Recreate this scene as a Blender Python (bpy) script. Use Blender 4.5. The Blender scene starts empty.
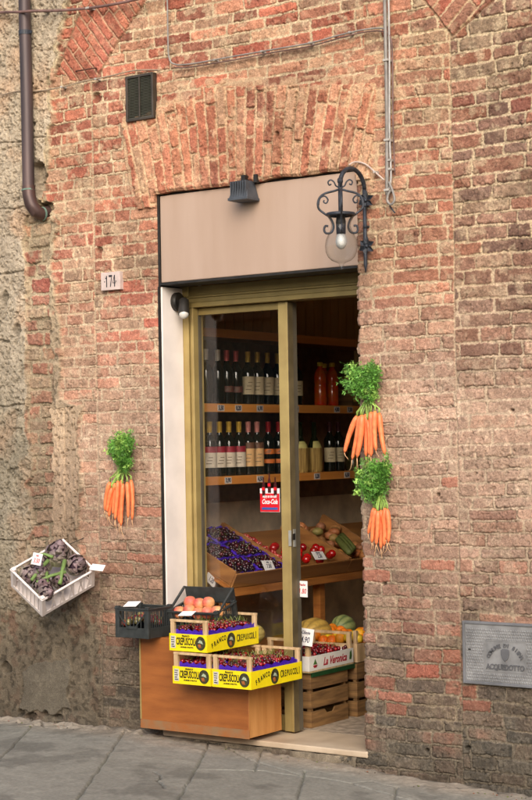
import bpy, math, random
import numpy as np
from mathutils import Vector, Matrix, Euler
random.seed(7)
S = bpy.context.scene
C = S.collection
# ------------------------------------------------------------------ camera model
F = 1650.0; TH = math.radians(35); Z0 = 8.2; ROLL = .017; HOR = 444.0; EYE = 1.55
CAM = Vector((Z0*math.sin(TH), -Z0*math.cos(TH), EYE))
RV = Vector((math.cos(TH), math.sin(TH), 0)); DV = Vector((-math.sin(TH), math.cos(TH), 0))
def ray(px, py):
    a, b = px-266, py-HOR
    c, s = math.cos(ROLL), math.sin(ROLL)
    x = a*c-b*s; y = a*s+b*c
    return RV*(x/F)+DV+Vector((0, 0, -y/F))
def on_y(px, py, y=0.):
    r = ray(px, py); return CAM+r*((y-CAM.y)/r.y)
def on_x(px, py, x):
    r = ray(px, py); return CAM+r*((x-CAM.x)/r.x)
def on_z(px, py, z):
    r = ray(px, py); return CAM+r*((z-CAM.z)/r.z)
def projn(x, y, z):
    dx, dy, dz = x-CAM.x, y-CAM.y, z-CAM.z
    X = dx*RV.x+dy*RV.y; Z = dx*DV.x+dy*DV.y
    a = F*X/Z; b = -F*dz/Z; c, s = math.cos(ROLL), math.sin(ROLL)
    return 266+a*c+b*s, HOR-a*s+b*c
cd = bpy.data.cameras.new('camera'); cam = bpy.data.objects.new('camera', cd); C.objects.link(cam); S.camera = cam
cd.sensor_fit = 'VERTICAL'; cd.sensor_height = 36; cd.lens = F/800*36; cd.clip_end = 500; cd.clip_start = .1
cd.shift_y = (HOR-400)/800
up = Vector((0, 0, 1)); c_, s_ = math.cos(ROLL), math.sin(ROLL)
rr = RV*c_-up*s_; uu = up*c_+RV*s_
# image content is rotated counter-clockwise: the camera itself is rolled clockwise
M = Matrix((rr, uu, -DV)).transposed().to_4x4(); M.translation = CAM; cam.matrix_world = M

# ------------------------------------------------------------------ materials
def lin(c):
    return tuple(((v/255)/12.92 if v/255 <= .04045 else ((v/255+.055)/1.055)**2.4) for v in c)
MATS = {}
def mat(name, rgb, rough=.6, metal=0, var=.12, scale=20, bump=.0, bscale=120, spec=.5, coat=0, k=1., rgb2=None, stretch=None, emit=None):
    if name in MATS: return MATS[name]
    m = bpy.data.materials.new(name); m.use_nodes = True; n = m.node_tree.nodes; l = m.node_tree.links
    p = n['Principled BSDF']; c = [v*k for v in lin(rgb)]
    tc = n.new('ShaderNodeTexCoord'); mp = n.new('ShaderNodeMapping'); l.new(tc.outputs['Object'], mp.inputs[0])
    if stretch: mp.inputs['Scale'].default_value = stretch
    nz = n.new('ShaderNodeTexNoise'); nz.inputs['Scale'].default_value = scale; nz.inputs['Detail'].default_value = 6; l.new(mp.outputs[0], nz.inputs[0])
    r = n.new('ShaderNodeValToRGB'); l.new(nz.outputs[0], r.inputs[0])
    c2 = [v*k for v in lin(rgb2)] if rgb2 else [v*(1-var*2) for v in c]
    r.color_ramp.elements[0].position = .35; r.color_ramp.elements[1].position = .65
    r.color_ramp.elements[0].color = (*c2, 1); r.color_ramp.elements[1].color = (*[min(1, v*(1+(0 if rgb2 else var))) for v in c], 1)
    l.new(r.outputs[0], p.inputs['Base Color'])
    p.inputs['Roughness'].default_value = rough; p.inputs['Metallic'].default_value = metal
    p.inputs['Specular IOR Level'].default_value = spec; p.inputs['Coat Weight'].default_value = coat
    if bump:
        b = n.new('ShaderNodeBump'); n2 = n.new('ShaderNodeTexNoise'); n2.inputs['Scale'].default_value = bscale; n2.inputs['Detail'].default_value = 5
        l.new(mp.outputs[0], n2.inputs[0]); l.new(n2.outputs[0], b.inputs['Height']); b.inputs['Strength'].default_value = 1; b.inputs['Distance'].default_value = bump
        l.new(b.outputs[0], p.inputs['Normal'])
    MATS[name] = m; return m
def vmat(name, rough=.9, bump=.0015, bs=260, var=.28, ns=160, spec=.25, coat=0, sub=0):
    m = bpy.data.materials.new(name); m.use_nodes = True; n = m.node_tree.nodes; l = m.node_tree.links
    p = n['Principled BSDF']; a = n.new('ShaderNodeAttribute'); a.attribute_name = 'Col'
    tc = n.new('ShaderNodeTexCoord'); nz = n.new('ShaderNodeTexNoise'); nz.inputs['Scale'].default_value = ns; nz.inputs['Detail'].default_value = 4
    l.new(tc.outputs['Object'], nz.inputs[0])
    mr = n.new('ShaderNodeMapRange'); mr.inputs[1].default_value = .3; mr.inputs[2].default_value = .7; mr.inputs[3].default_value = 1-var; mr.inputs[4].default_value = 1+var
    l.new(nz.outputs[0], mr.inputs[0])
    mx = n.new('ShaderNodeVectorMath'); mx.operation = 'SCALE'; l.new(a.outputs['Color'], mx.inputs[0]); l.new(mr.outputs[0], mx.inputs['Scale'])
    l.new(mx.outputs[0], p.inputs['Base Color']); p.inputs['Roughness'].default_value = rough; p.inputs['Specular IOR Level'].default_value = spec
    p.inputs['Coat Weight'].default_value = coat
    if bump:
        b = n.new('ShaderNodeBump'); n2 = n.new('ShaderNodeTexNoise'); n2.inputs['Scale'].default_value = bs; n2.inputs['Detail'].default_value = 5
        l.new(tc.outputs['Object'], n2.inputs[0]); l.new(n2.outputs[0], b.inputs['Height']); b.inputs['Strength'].default_value = 1; b.inputs['Distance'].default_value = bump
        l.new(b.outputs[0], p.inputs['Normal'])
    MATS[name] = m; return m
def glass(name, rough=0, tint=(1, 1, 1), edge=None):
    m = bpy.data.materials.new(name); m.use_nodes = True; n = m.node_tree.nodes; l = m.node_tree.links
    for x in list(n): n.remove(x)
    o = n.new('ShaderNodeOutputMaterial'); t = n.new('ShaderNodeBsdfTransparent'); g = n.new('ShaderNodeBsdfGlossy'); g.inputs['Roughness'].default_value = rough
    t.inputs[0].default_value = (*tint, 1)
    fr = n.new('ShaderNodeFresnel'); ge = n.new('ShaderNodeNewGeometry'); mr = n.new('ShaderNodeMapRange'); mr.inputs[3].default_value = 1.45; mr.inputs[4].default_value = 1/1.45; l.new(ge.outputs['Backfacing'], mr.inputs[0]); l.new(mr.outputs[0], fr.inputs[0]); x = n.new('ShaderNodeMixShader')
    if edge:
        lw = n.new('ShaderNodeLayerWeight'); lw.inputs[0].default_value = .28; rp = n.new('ShaderNodeValToRGB'); rp.color_ramp.elements[0].position = .25; rp.color_ramp.elements[1].position = .95; rp.color_ramp.elements[0].color = (*tint, 1); rp.color_ramp.elements[1].color = (edge, edge, edge, 1); l.new(lw.outputs['Facing'], rp.inputs[0]); l.new(rp.outputs[0], t.inputs[0])
    l.new(fr.outputs[0], x.inputs[0]); l.new(t.outputs[0], x.inputs[1]); l.new(g.outputs[0], x.inputs[2]); l.new(x.outputs[0], o.inputs[0])
    return m
WALLM = vmat('aged_masonry')
GROUNDM = vmat('street_stone', .75, .0012, 180, .16, 60, .4)
FRUITV = vmat('glossy_fruit', .25, 0, 100, .15, 60, .6, .3)
LEAFV = vmat('leafy_green', .55, 0, 100, .25, 200, .4)
VEGV = vmat('vegetable_skin', .5, .0006, 300, .18, 60, .5)
IRON = mat('wrought_iron', (52, 56, 64), .5, .3, .25, 40, .0006, 200)
BLACK = mat('black_plastic', (54, 57, 56), .42, 0, .15, 30)
DARK = mat('dark_metal', (42, 38, 34), .5, .2, .2, 30)
WOODL = mat('pale_crate_wood', (214, 182, 140), .75, 0, .15, 6, .0006, 90, rgb2=(178, 146, 104), stretch=(6, 6, 1))
WOODO = mat('orange_varnished_wood', (164, 98, 46), .5, 0, .15, 5, .0008, 60, rgb2=(142, 82, 37), stretch=(1, 1, 5))
WOODD = mat('brown_crate_wood', (150, 112, 66), .8, 0, .2, 5, .001, 90, rgb2=(104, 74, 42), stretch=(1, 1, 9))
WOODS = mat('shelf_wood', (182, 118, 56), .5, 0, .2, 4, .0004, 80, rgb2=(150, 92, 42), stretch=(1, 1, 9))
GOLD = mat('bronze_anodised_aluminium', (176, 154, 98), .45, .2, .12, 6, rgb2=(154, 132, 82))
GOLDD = mat('dull_bronze_aluminium', (146, 126, 76), .45, .35, .1, 8)
GREYST = mat('grey_seal', (92, 84, 70), .6, 0, .1, 10)
WHITEP = mat('white_painted_jamb', (244, 232, 224), .6, 0, .05, 5, .0005, 60)
PAPER = mat('white_card', (238, 234, 230), .7, 0, .02, 20)
INK = mat('dark_ink', (40, 42, 70), .7, 0, .05, 20)
REDINK = mat('red_ink', (190, 22, 30), .6, 0, .05, 20)
PURPLE = mat('purple_liner', (70, 34, 170), .35, 0, .15, 60, coat=.3)

# ------------------------------------------------------------------ objects
def tag(o, label=None, cat=None, group=None, kind=None):
    for k, v in (('label', label), ('category', cat), ('group', group), ('kind', kind)):
        if v: o[k] = v
    return o
def thing(name, label, cat, loc=(0, 0, 0), group=None, M=None):
    o = bpy.data.objects.new(name, None); C.objects.link(o); o.empty_display_size = .05
    if M is not None: o.matrix_world = M
    else: o.location = loc
    return tag(o, label, cat, group)
class MB:
    def __init__(s): s.v = []; s.f = []; s.c = []; s.M = None
    def add(s, v, f, col=None):
        b = len(s.v); s.v += [Vector(p) for p in v]; s.f += [tuple(i+b for i in q) for q in f]
        if col is not None: s.c += [col]*len(v)
    def box(s, lo, hi, M=None, col=None, taper=0):
        x0, y0, z0 = lo; x1, y1, z1 = hi
        v = [Vector(p) for p in ((x0, y0, z0), (x1, y0, z0), (x1, y1, z0), (x0, y1, z0), (x0, y0, z1), (x1, y0, z1), (x1, y1, z1), (x0, y1, z1))]
        if M is not None: v = [M @ p for p in v]
        s.add(v, [(0, 3, 2, 1), (4, 5, 6, 7), (0, 1, 5, 4), (1, 2, 6, 5), (2, 3, 7, 6), (3, 0, 4, 7)], col); return s
    def bar(s, a, b, w, h=None, upv=(0, 0, 1)):
        a, b = Vector(a), Vector(b); d = (b-a).normalized(); u = Vector(upv)
        if abs(d.dot(u)) > .95: u = Vector((1, 0, 0))
        r = d.cross(u).normalized(); u = r.cross(d); h = h or w
        M = Matrix((r, d, u)).transposed().to_4x4(); M.translation = a
        return s.box((-w/2, 0, -h/2), (w/2, (b-a).length, h/2), M)
    def tube(s, pts, r, n=8, col=None, cap=True):
        pts = [Vector(p) for p in pts]; rs = r if isinstance(r, (list, tuple)) else [r]*len(pts)
        vs = []; fs = []; u = None
        for i, p in enumerate(pts):
            d = (pts[min(i+1, len(pts)-1)]-pts[max(i-1, 0)]).normalized()
            if u is None: u = d.orthogonal().normalized()
            u = (u-d*u.dot(d)).normalized(); w = d.cross(u)
            for k in range(n):
                t = 2*math.pi*k/n; vs.append(p+(u*math.cos(t)+w*math.sin(t))*rs[i])
        for i in range(len(pts)-1):
            for k in range(n):
                a = i*n+k; b = i*n+(k+1) % n; fs.append((a, b, b+n, a+n))
        if cap: fs.append(tuple(range(n-1, -1, -1))); fs.append(tuple(range((len(pts)-1)*n, len(pts)*n)))
        s.add(vs, fs, col); return s
    def lathe(s, prof, M=None, n=20, col=None, a0=0, a1=2*math.pi):
        M = M or Matrix.Identity(4); full = abs(a1-a0-2*math.pi) < 1e-4; m = n if full else n+1
        vs = [M @ Vector((r*math.cos(a0+(a1-a0)*k/n), r*math.sin(a0+(a1-a0)*k/n), z)) for r, z in prof for k in range(m)]
        fs = []
        for i in range(len(prof)-1):
            for k in range(n):
                a = i*m+k; b = i*m+(k+1) % m; fs.append((a, b, b+m, a+m))
        s.add(vs, fs, col); return s
    def ball(s, c, r, n=10, m=7, col=None, M=None, fn=None):
        if not hasattr(r, '__len__'): r = (r, r, r)
        vs = []; fs = []
        for i in range(m+1):
            p = math.pi*i/m
            for k in range(n):
                t = 2*math.pi*k/n; q = Vector((math.sin(p)*math.cos(t), math.sin(p)*math.sin(t), math.cos(p)))
                if fn: q = q*fn(t, p)
                q = Vector((q.x*r[0], q.y*r[1], q.z*r[2]))
                if M is not None: q = M.to_3x3() @ q
                vs.append(q+Vector(c))
        for i in range(m):
            for k in range(n):
                a = i*n+k; b = i*n+(k+1) % n; fs.append((a, a+n, b+n, b))
        s.add(vs, fs, col); return s
    def poly(s, pts2, M, d):
        n = len(pts2); v = [M @ Vector((x, y, 0)) for x, y in pts2]+[M @ Vector((x, y, -d)) for x, y in pts2]
        s.add(v, [tuple(range(n)), tuple(range(2*n-1, n-1, -1))]+[(i, i+n, (i+1) % n+n, (i+1) % n) for i in range(n)]); return s
    def text(s, txt, size, M, sx=1, shear=0, ext=.0004, align='CENTER', bold=0):
        cu = bpy.data.curves.new('t', 'FONT'); cu.body = txt; cu.size = size; cu.extrude = ext; cu.shear = shear; cu.align_x = align; cu.align_y = 'CENTER'; cu.offset = bold
        cu.resolution_u = 3
        o = bpy.data.objects.new('t', cu); me = bpy.data.meshes.new_from_object(o)
        s.add([M @ Vector((v.co.x*sx, v.co.y, v.co.z)) for v in me.vertices], [tuple(p.vertices) for p in me.polygons])
        bpy.data.objects.remove(o); bpy.data.meshes.remove(me); bpy.data.curves.remove(cu); return s
    def build(s, name, m, parent=None, bevel=0, smooth=False, world=True, solid=0):
        me = bpy.data.meshes.new(name)
        v = s.v
        if parent is not None and world:
            inv = wm(parent).inverted(); v = [inv @ p for p in v]
        me.from_pydata([tuple(p) for p in v], [], s.f); me.materials.append(m)
        if s.c:
            a = me.color_attributes.new('Col', 'FLOAT_COLOR', 'POINT'); arr = np.ones((len(s.v), 4), np.float32); arr[:, :3] = s.c; a.data.foreach_set('color', arr.ravel())
        if smooth:
            me.polygons.foreach_set('use_smooth', [True]*len(me.polygons))
        o = bpy.data.objects.new(name, me); C.objects.link(o); o.parent = parent
        if smooth == 'auto':
            md = o.modifiers.new('edge', 'EDGE_SPLIT'); md.split_angle = math.radians(40)
        if bevel:
            md = o.modifiers.new('bevel', 'BEVEL'); md.width = bevel; md.segments = 2; md.limit_method = 'ANGLE'
        return o
def wm(o):
    m = o.matrix_basis.copy()
    return wm(o.parent) @ m if o.parent else m
def copy_tree(o, parent=None, **kw):
    c = o.copy(); C.objects.link(c); c.parent = parent
    for k, v in kw.items(): c[k] = v
    for ch in [x for x in bpy.data.objects if x.parent == o]: copy_tree(ch, c)
    return c
def fr(o, ex, ey):
    ex = Vector(ex).normalized(); ey = Vector(ey); ey = (ey-ex*ey.dot(ex)).normalized(); ez = ex.cross(ey)
    m = Matrix((ex, ey, ez)).transposed().to_4x4(); m.translation = Vector(o); return m
EYES = lambda o: fr(o, (1, 0, 0), (0, 0, 1))      # faces the street (-y)
RIGHTF = lambda o: fr(o, (0, 1, 0), (0, 0, 1))    # faces +x

# ------------------------------------------------------------------ numpy noise
def vn(x, y, seed):
    t = np.random.default_rng(seed).random((256, 256)).astype(np.float32)
    xi = np.floor(x).astype(np.int64); yi = np.floor(y).astype(np.int64); fx = (x-xi).astype(np.float32); fy = (y-yi).astype(np.float32)
    fx = fx*fx*(3-2*fx); fy = fy*fy*(3-2*fy); x0 = xi & 255; x1 = (xi+1) & 255; y0 = yi & 255; y1 = (yi+1) & 255
    return (t[x0, y0]*(1-fx)+t[x1, y0]*fx)*(1-fy)+(t[x0, y1]*(1-fx)+t[x1, y1]*fx)*fy
def fbm(x, y, s, seed, o=4, g=.5):
    r = 0; a = 1; tot = 0
    for i in range(o):
        r = r+a*vn(x*s+17.3*i, y*s+9.1*i, seed+i); tot += a; a *= g; s *= 2.03
    return r/tot
def sst(a, b, x):
    t = np.clip((x-a)/(b-a), 0, 1); return t*t*(3-2*t)
def inpoly(px, py, P):
    r = np.zeros(px.shape, bool); n = len(P)
    for i in range(n):
        x0, y0 = P[i]; x1, y1 = P[(i+1) % n]
        if y0 == y1: continue
        r ^= ((y0 > py) != (y1 > py)) & (px < (x1-x0)*(py-y0)/(y1-y0)+x0)
    return r
def bricks(u, v, h, lens, seed, joint=.010, hv=.16, wv=.020, wf=2.5, soft=.002, edge=.012):
    rng = np.random.default_rng(seed)
    v = v+(vn(u*wf, v*wf, seed+50)-.5)*wv; u = u+(fbm(u, v, 14, seed+51, 2)-.5)*.012; v = v+(fbm(u, v, 16, seed+52, 2)-.5)*.006
    hs = h*(1+rng.uniform(-hv, hv, 400)); vb = np.concatenate([[0], np.cumsum(hs)])-200*h
    ci = np.clip(np.searchsorted(vb, v.ravel()).reshape(v.shape)-1, 0, 399)
    dv = np.minimum(v-vb[ci], vb[ci+1]-v)
    ids = np.zeros(v.shape, np.int64); du = np.ones(v.shape)
    flat_ci = ci.ravel(); order = np.argsort(flat_ci, kind='stable'); sc = flat_ci[order]; st = np.searchsorted(sc, np.arange(401))
    uf = u.ravel(); idf = ids.ravel(); duf = du.ravel()
    for k in range(400):
        a, b = st[k], st[k+1]
        if a == b: continue
        L = rng.choice(lens, 260)*(1+rng.uniform(-.08, .08, 260)); ub = np.concatenate([[0], np.cumsum(L)]); ub = ub-ub[130]+rng.uniform(-.12, .12)
        ix = order[a:b]; q = uf[ix]; j = np.clip(np.searchsorted(ub, q)-1, 0, 259)
        duf[ix] = np.minimum(q-ub[j], ub[j+1]-q); idf[ix] = k*300+j
    ids = idf.reshape(v.shape); du = duf.reshape(v.shape)
    rad = .012
    d = np.where((du < rad) & (dv < rad), rad-np.sqrt((rad-np.minimum(du, rad))**2+(rad-np.minimum(dv, rad))**2), np.minimum(du, dv))
    d = d+(fbm(u, v, 45, seed+60, 2)-.5)*edge*.7+(fbm(u, v, 130, seed+61, 2)-.5)*edge*.7
    m = sst(joint/2-.001, joint/2+soft, d)
    return ids, m, d
def grid_obj(name, X, Y, Zp, col, fmask, m, parent=None):
    ny, nx = X.shape; idx = np.arange(nx*ny).reshape(ny, nx)
    q = np.stack([idx[:-1, :-1], idx[:-1, 1:], idx[1:, 1:], idx[1:, :-1]], -1)[fmask]
    used = np.zeros(nx*ny, bool); used[q.ravel()] = True; remap = np.cumsum(used)-1; q = remap[q].astype(np.int32)
    co = np.stack([X, Y, Zp], -1).reshape(-1, 3)[used].astype(np.float32)
    me = bpy.data.meshes.new(name); me.vertices.add(len(co)); me.vertices.foreach_set('co', co.ravel())
    me.loops.add(q.size); me.loops.foreach_set('vertex_index', q.ravel()); me.polygons.add(len(q)); me.polygons.foreach_set('loop_start', np.arange(0, q.size, 4, dtype=np.int32))
    me.update(calc_edges=True); me.polygons.foreach_set('use_smooth', np.ones(len(q), bool))
    a = me.color_attributes.new('Col', 'FLOAT_COLOR', 'POINT'); cc = np.ones((len(co), 4), np.float32); cc[:, :3] = col.reshape(-1, 3)[used]; a.data.foreach_set('color', cc.ravel())
    me.materials.append(m); o = bpy.data.objects.new(name, me); C.objects.link(o); o.parent = parent; return o
def graded(a, b, lo, hi, fine, coarse):
    mid = np.arange(lo, hi+1e-6, fine)
    L = []; x = lo; st = fine
    while x > a: st = min(st*1.12, coarse); x -= st; L.append(x)
    R = []; x = mid[-1]; st = fine
    while x < b: st = min(st*1.12, coarse); x += st; R.append(x)
    return np.array(L[::-1]+list(mid)+R)
nlin = lambda c: np.array(lin(c), np.float32)

# ------------------------------------------------------------------ opening
xL = on_y(157.5, 290).x; xR = on_y(357.5, 290).x
zT = on_y(357, 168).z; FLZ = .072
GXK = [-3, -1.82, -.8, -.3, .5, .78, 1.08, 1.45, 3]; GZK = [.06, .036, .045, .02, -.008, -.029, -.042, -.05, -.1]
def gz(x): return float(np.interp(x, GXK, GZK))

# ------------------------------------------------------------------ wall
K = .84
def tolin(a): a = np.array(a, np.float32)/255; a = np.where(a <= .04045, a/12.92, ((a+.055)/1.055)**2.4); g = a.mean(-1, keepdims=True); return (g+(a-g)*.80)*K*np.array([.965, .97, .885], np.float32)
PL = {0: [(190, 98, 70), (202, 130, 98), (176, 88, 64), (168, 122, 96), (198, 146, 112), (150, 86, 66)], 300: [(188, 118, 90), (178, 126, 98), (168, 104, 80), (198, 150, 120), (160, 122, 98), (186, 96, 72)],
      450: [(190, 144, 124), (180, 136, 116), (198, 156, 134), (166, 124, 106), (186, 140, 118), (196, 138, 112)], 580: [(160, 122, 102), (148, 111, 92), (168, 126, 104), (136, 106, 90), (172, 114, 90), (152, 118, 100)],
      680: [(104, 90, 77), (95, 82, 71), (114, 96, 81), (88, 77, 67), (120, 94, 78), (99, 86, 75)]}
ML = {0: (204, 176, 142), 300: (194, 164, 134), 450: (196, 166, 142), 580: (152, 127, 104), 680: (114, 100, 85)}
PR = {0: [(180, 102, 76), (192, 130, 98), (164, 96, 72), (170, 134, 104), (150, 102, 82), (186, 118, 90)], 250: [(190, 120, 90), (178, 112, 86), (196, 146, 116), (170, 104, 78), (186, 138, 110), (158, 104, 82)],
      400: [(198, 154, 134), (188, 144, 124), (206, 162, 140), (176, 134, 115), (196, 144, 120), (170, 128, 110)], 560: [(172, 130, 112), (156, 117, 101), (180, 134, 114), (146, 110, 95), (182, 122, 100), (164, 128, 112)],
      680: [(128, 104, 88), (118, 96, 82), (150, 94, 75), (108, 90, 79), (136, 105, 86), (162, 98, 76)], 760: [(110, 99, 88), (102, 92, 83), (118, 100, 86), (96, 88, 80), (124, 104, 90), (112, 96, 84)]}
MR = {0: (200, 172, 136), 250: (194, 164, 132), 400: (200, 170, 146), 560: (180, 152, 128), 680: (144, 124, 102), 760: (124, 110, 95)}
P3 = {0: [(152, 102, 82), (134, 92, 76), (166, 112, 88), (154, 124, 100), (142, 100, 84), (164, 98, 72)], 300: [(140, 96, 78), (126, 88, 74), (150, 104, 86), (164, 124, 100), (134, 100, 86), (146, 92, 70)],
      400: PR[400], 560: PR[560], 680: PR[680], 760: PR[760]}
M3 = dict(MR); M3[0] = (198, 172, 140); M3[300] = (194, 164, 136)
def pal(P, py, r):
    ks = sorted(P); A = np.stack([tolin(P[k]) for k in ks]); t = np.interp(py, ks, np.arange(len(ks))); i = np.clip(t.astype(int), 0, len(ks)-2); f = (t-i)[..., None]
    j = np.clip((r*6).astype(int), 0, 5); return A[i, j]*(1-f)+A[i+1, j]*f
def palm(P, py):
    ks = sorted(P); A = np.stack([tolin(P[k]) for k in ks]); t = np.interp(py, ks, np.arange(len(ks))); i = np.clip(t.astype(int), 0, len(ks)-2); f = (t-i)[..., None]
    return A[i]*(1-f)+A[i+1]*f

gx = graded(-5.5, 5.5, -1.95, 1.6, .0034, .018); gzz = graded(-.6, 6.2, -.12, 4.15, .0034, .022)
# snap two columns and one row to the opening's edges
for e in (xL, xR): gx[np.argmin(abs(gx-e))] = e
gzz[np.argmin(abs(gzz-zT))] = zT
zSill = FLZ-.035; gzz[np.argmin(abs(gzz-zSill))] = zSill
X, Zg = np.meshgrid(gx, gzz)
px, py = projn(X, 0*X, Zg)
wx = (fbm(X, Zg, 9, 900, 4)-.5)*14; wy = (fbm(X, Zg, 9, 930, 4)-.5)*14
qx = px+wx-.017*(py-400); qy = py+wy
xe = px-.017*(py-400)
H = np.zeros(X.shape); col = np.zeros(X.shape+(3,)); zone = np.zeros(X.shape, int)
# left of seam at 95 px / middle / right of seam at 456 px
zone[:] = 1
zone[xe >= 370] = 2
zone[(xe >= 320) & (py > 165) & (xe < 400)] = 2
zone[xe >= 456.5] = 3
zone[xe < 96] = 4
lim = np.interp(py, [0, 60, 130, 200, 215, 240, 400, 408, 600, 640, 720], [76, 66, 56, 50, 62, 60, 62, 80, 80, 96, 80])
zone[qx < lim] = 5                        # rubble and mortar strip
pier = (qx > 31) & (qx < 55) & (py > 215) & (py < 640); zone[pier] = 6
stone_lim = np.interp(py, [0, 60, 130, 200, 215, 240, 520, 600, 700], [74, 62, 54, 42, 33, 29, 30, 24, 18])
zone[(qx < stone_lim)] = 7
patch = (qx > 54) & (qx < 79) & (qy > 405) & (qy < 640); zone[patch] = 8
zone[(qx < 62+30*sst(600, 640, py)) & (qy > 610)] = 9   # rough render at the bottom left
zone[(qx > 20) & (qx < 66) & (qy > 672-.2*px) & (qy < 712)] = 10  # cement patch
ox = (fbm(X, Zg, 30, 940, 2)-.5)*3
ax, ay = px+ox, py+ox
archL = [(59, 70), (68, 45), (80, 13), (88, -8), (130, -90), (200, -90), (150, -8), (142, 5), (120, 38), (97, 78), (72, 81)]
zone[inpoly(ax, ay, archL)] = 11
archR = [(424, 0), (352, -90), (560, -90), (494, 0), (452.5, 36)]
zone[inpoly(ax, ay, archR)] = 12
flat = [(123.5, 123), (140, 210), (372, 180), (372, 159), (377, 84), (270, 86), (203, 88), (203, 96), (155, 111)]
zone[inpoly(ax, ay, flat)] = 13
near_arch = inpoly(ax, ay, [(118, 116), (155, 104), (196, 80), (379, 74), (384, 100), (378, 170), (372, 185), (134, 205)]) & (zone != 13)
f1 = fbm(X, Zg, 7, 11, 5); f2 = fbm(X, Zg, 40, 21, 4); f3 = fbm(X, Zg, 110, 31, 3)
f4 = fbm(X, Zg, 75, 35, 3); CRK = np.zeros(X.shape)
def put(mask, ids, m, P, MM, seed, lift=.0055, rough=.0045, smear=0.0, big=0.):
    rt = np.random.default_rng(seed).random((130000, 4)); k = ids[mask] % 130000; r = rt[k]
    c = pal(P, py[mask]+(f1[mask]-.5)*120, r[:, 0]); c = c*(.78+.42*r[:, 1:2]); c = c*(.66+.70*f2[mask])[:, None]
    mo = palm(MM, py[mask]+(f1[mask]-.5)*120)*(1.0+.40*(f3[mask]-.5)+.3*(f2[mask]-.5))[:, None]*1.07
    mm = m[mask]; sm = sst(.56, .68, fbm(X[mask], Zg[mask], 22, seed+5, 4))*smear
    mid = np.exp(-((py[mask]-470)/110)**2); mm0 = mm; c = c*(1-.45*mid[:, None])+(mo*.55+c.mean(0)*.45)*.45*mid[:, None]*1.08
    cm = mm*(1-sm*.75)*(1-.22*smear*(1-r[:, 1])*sst(.40, .62, f2[mask]))
    col[mask] = mo*(1-cm[:, None])+c*cm[:, None]
    H[mask] = mm*(lift*(.55+.75*r[:, 2])-rough*(1-f2[mask])*1.0+ (f3[mask]-.5)*.003)+(1-mm)*(f2[mask]-.5)*.004+(r[:, 3]-.5)*.004*mm
    H[mask] *= (1-.30*mid)
    # thin open cracks along some of the joints, crumbly faces
    H[mask] += (f4[mask]-.5)*.005*(.5+.5*mm)-(np.abs(f2[mask]-.5) < .035)*.002*mm
    ck = (1-sst(.0, .004, np.abs(dcur[mask]-.0062)))*sst(.47, .6, fbm(X[mask], Zg[mask], 9, seed+13, 3)); H[mask] -= ck*.008; CRK[mask] = ck
    col[mask] *= (1-.40*ck)[:, None]
    sp_ = sst(.60, .74, f4[mask])*sst(.35, .6, f1[mask]+.1); col[mask] *= (1-.30*sp_)[:, None]; li = sst(.62, .78, f3[mask]); col[mask] += (col[mask]*.22+.012)*li[:, None]; H[mask] -= sp_*.0025
    # pitted brick faces
    pit = sst(.66, .8, fbm(X[mask], Zg[mask], 60, seed+9, 3))*mm*(.3+.7*(r[:, 3] > .5)); H[mask] -= pit*.006; col[mask] *= (1-.22*pit)[:, None]
def override(mask, ids, pts):
    for (a, b, cc) in pts:
        d = (px-a)**2+(py-b)**2; d = np.where(mask, d, 1e9); k = ids.ravel()[np.argmin(d)]; s = mask & (ids == k)
        lum = (.85+.3*f2[s])[:, None]; w = sst(.0, .8, mcur[s])[:, None]; col[s] = col[s]*(1-w*.5)+tolin(cc)*lum*w*.5
Ls = [.25, .25, .24, .12, .19, .15]
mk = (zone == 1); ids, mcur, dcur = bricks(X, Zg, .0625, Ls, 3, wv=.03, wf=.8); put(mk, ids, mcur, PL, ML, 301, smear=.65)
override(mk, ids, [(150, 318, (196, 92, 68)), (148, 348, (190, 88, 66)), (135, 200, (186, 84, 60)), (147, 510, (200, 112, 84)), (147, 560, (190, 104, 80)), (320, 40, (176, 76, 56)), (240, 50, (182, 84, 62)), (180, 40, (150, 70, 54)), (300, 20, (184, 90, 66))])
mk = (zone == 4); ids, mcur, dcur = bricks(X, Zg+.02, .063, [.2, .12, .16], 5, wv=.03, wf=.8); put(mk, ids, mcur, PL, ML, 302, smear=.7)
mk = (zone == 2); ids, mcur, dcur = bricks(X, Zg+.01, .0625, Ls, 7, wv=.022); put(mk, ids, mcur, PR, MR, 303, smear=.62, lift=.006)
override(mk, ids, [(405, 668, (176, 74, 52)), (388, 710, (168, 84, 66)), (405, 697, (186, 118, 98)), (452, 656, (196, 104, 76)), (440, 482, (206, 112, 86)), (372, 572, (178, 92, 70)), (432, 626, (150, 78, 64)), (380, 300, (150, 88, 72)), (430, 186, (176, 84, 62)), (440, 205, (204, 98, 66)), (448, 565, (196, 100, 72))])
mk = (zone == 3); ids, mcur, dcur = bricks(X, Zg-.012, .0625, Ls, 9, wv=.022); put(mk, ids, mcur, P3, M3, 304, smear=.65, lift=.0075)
override(mk, ids, [(508, 520, (150, 104, 92)), (490, 710, (160, 88, 68)), (510, 205, (160, 74, 56)), (500, 345, (112, 70, 62)), (480, 344, (116, 72, 62)), (468, 100, (158, 80, 62)), (515, 110, (160, 72, 54))])
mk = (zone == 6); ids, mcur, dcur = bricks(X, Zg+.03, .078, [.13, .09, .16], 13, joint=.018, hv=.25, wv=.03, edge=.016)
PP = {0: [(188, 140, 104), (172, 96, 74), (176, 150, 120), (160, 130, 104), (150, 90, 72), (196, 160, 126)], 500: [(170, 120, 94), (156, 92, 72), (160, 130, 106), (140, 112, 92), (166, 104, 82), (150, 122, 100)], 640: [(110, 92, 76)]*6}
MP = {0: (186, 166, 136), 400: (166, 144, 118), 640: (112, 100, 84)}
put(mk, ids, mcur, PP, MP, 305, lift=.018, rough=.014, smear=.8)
override(mk, ids, [(48, 281, (166, 66, 54)), (52, 335, (160, 76, 60))])
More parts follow.
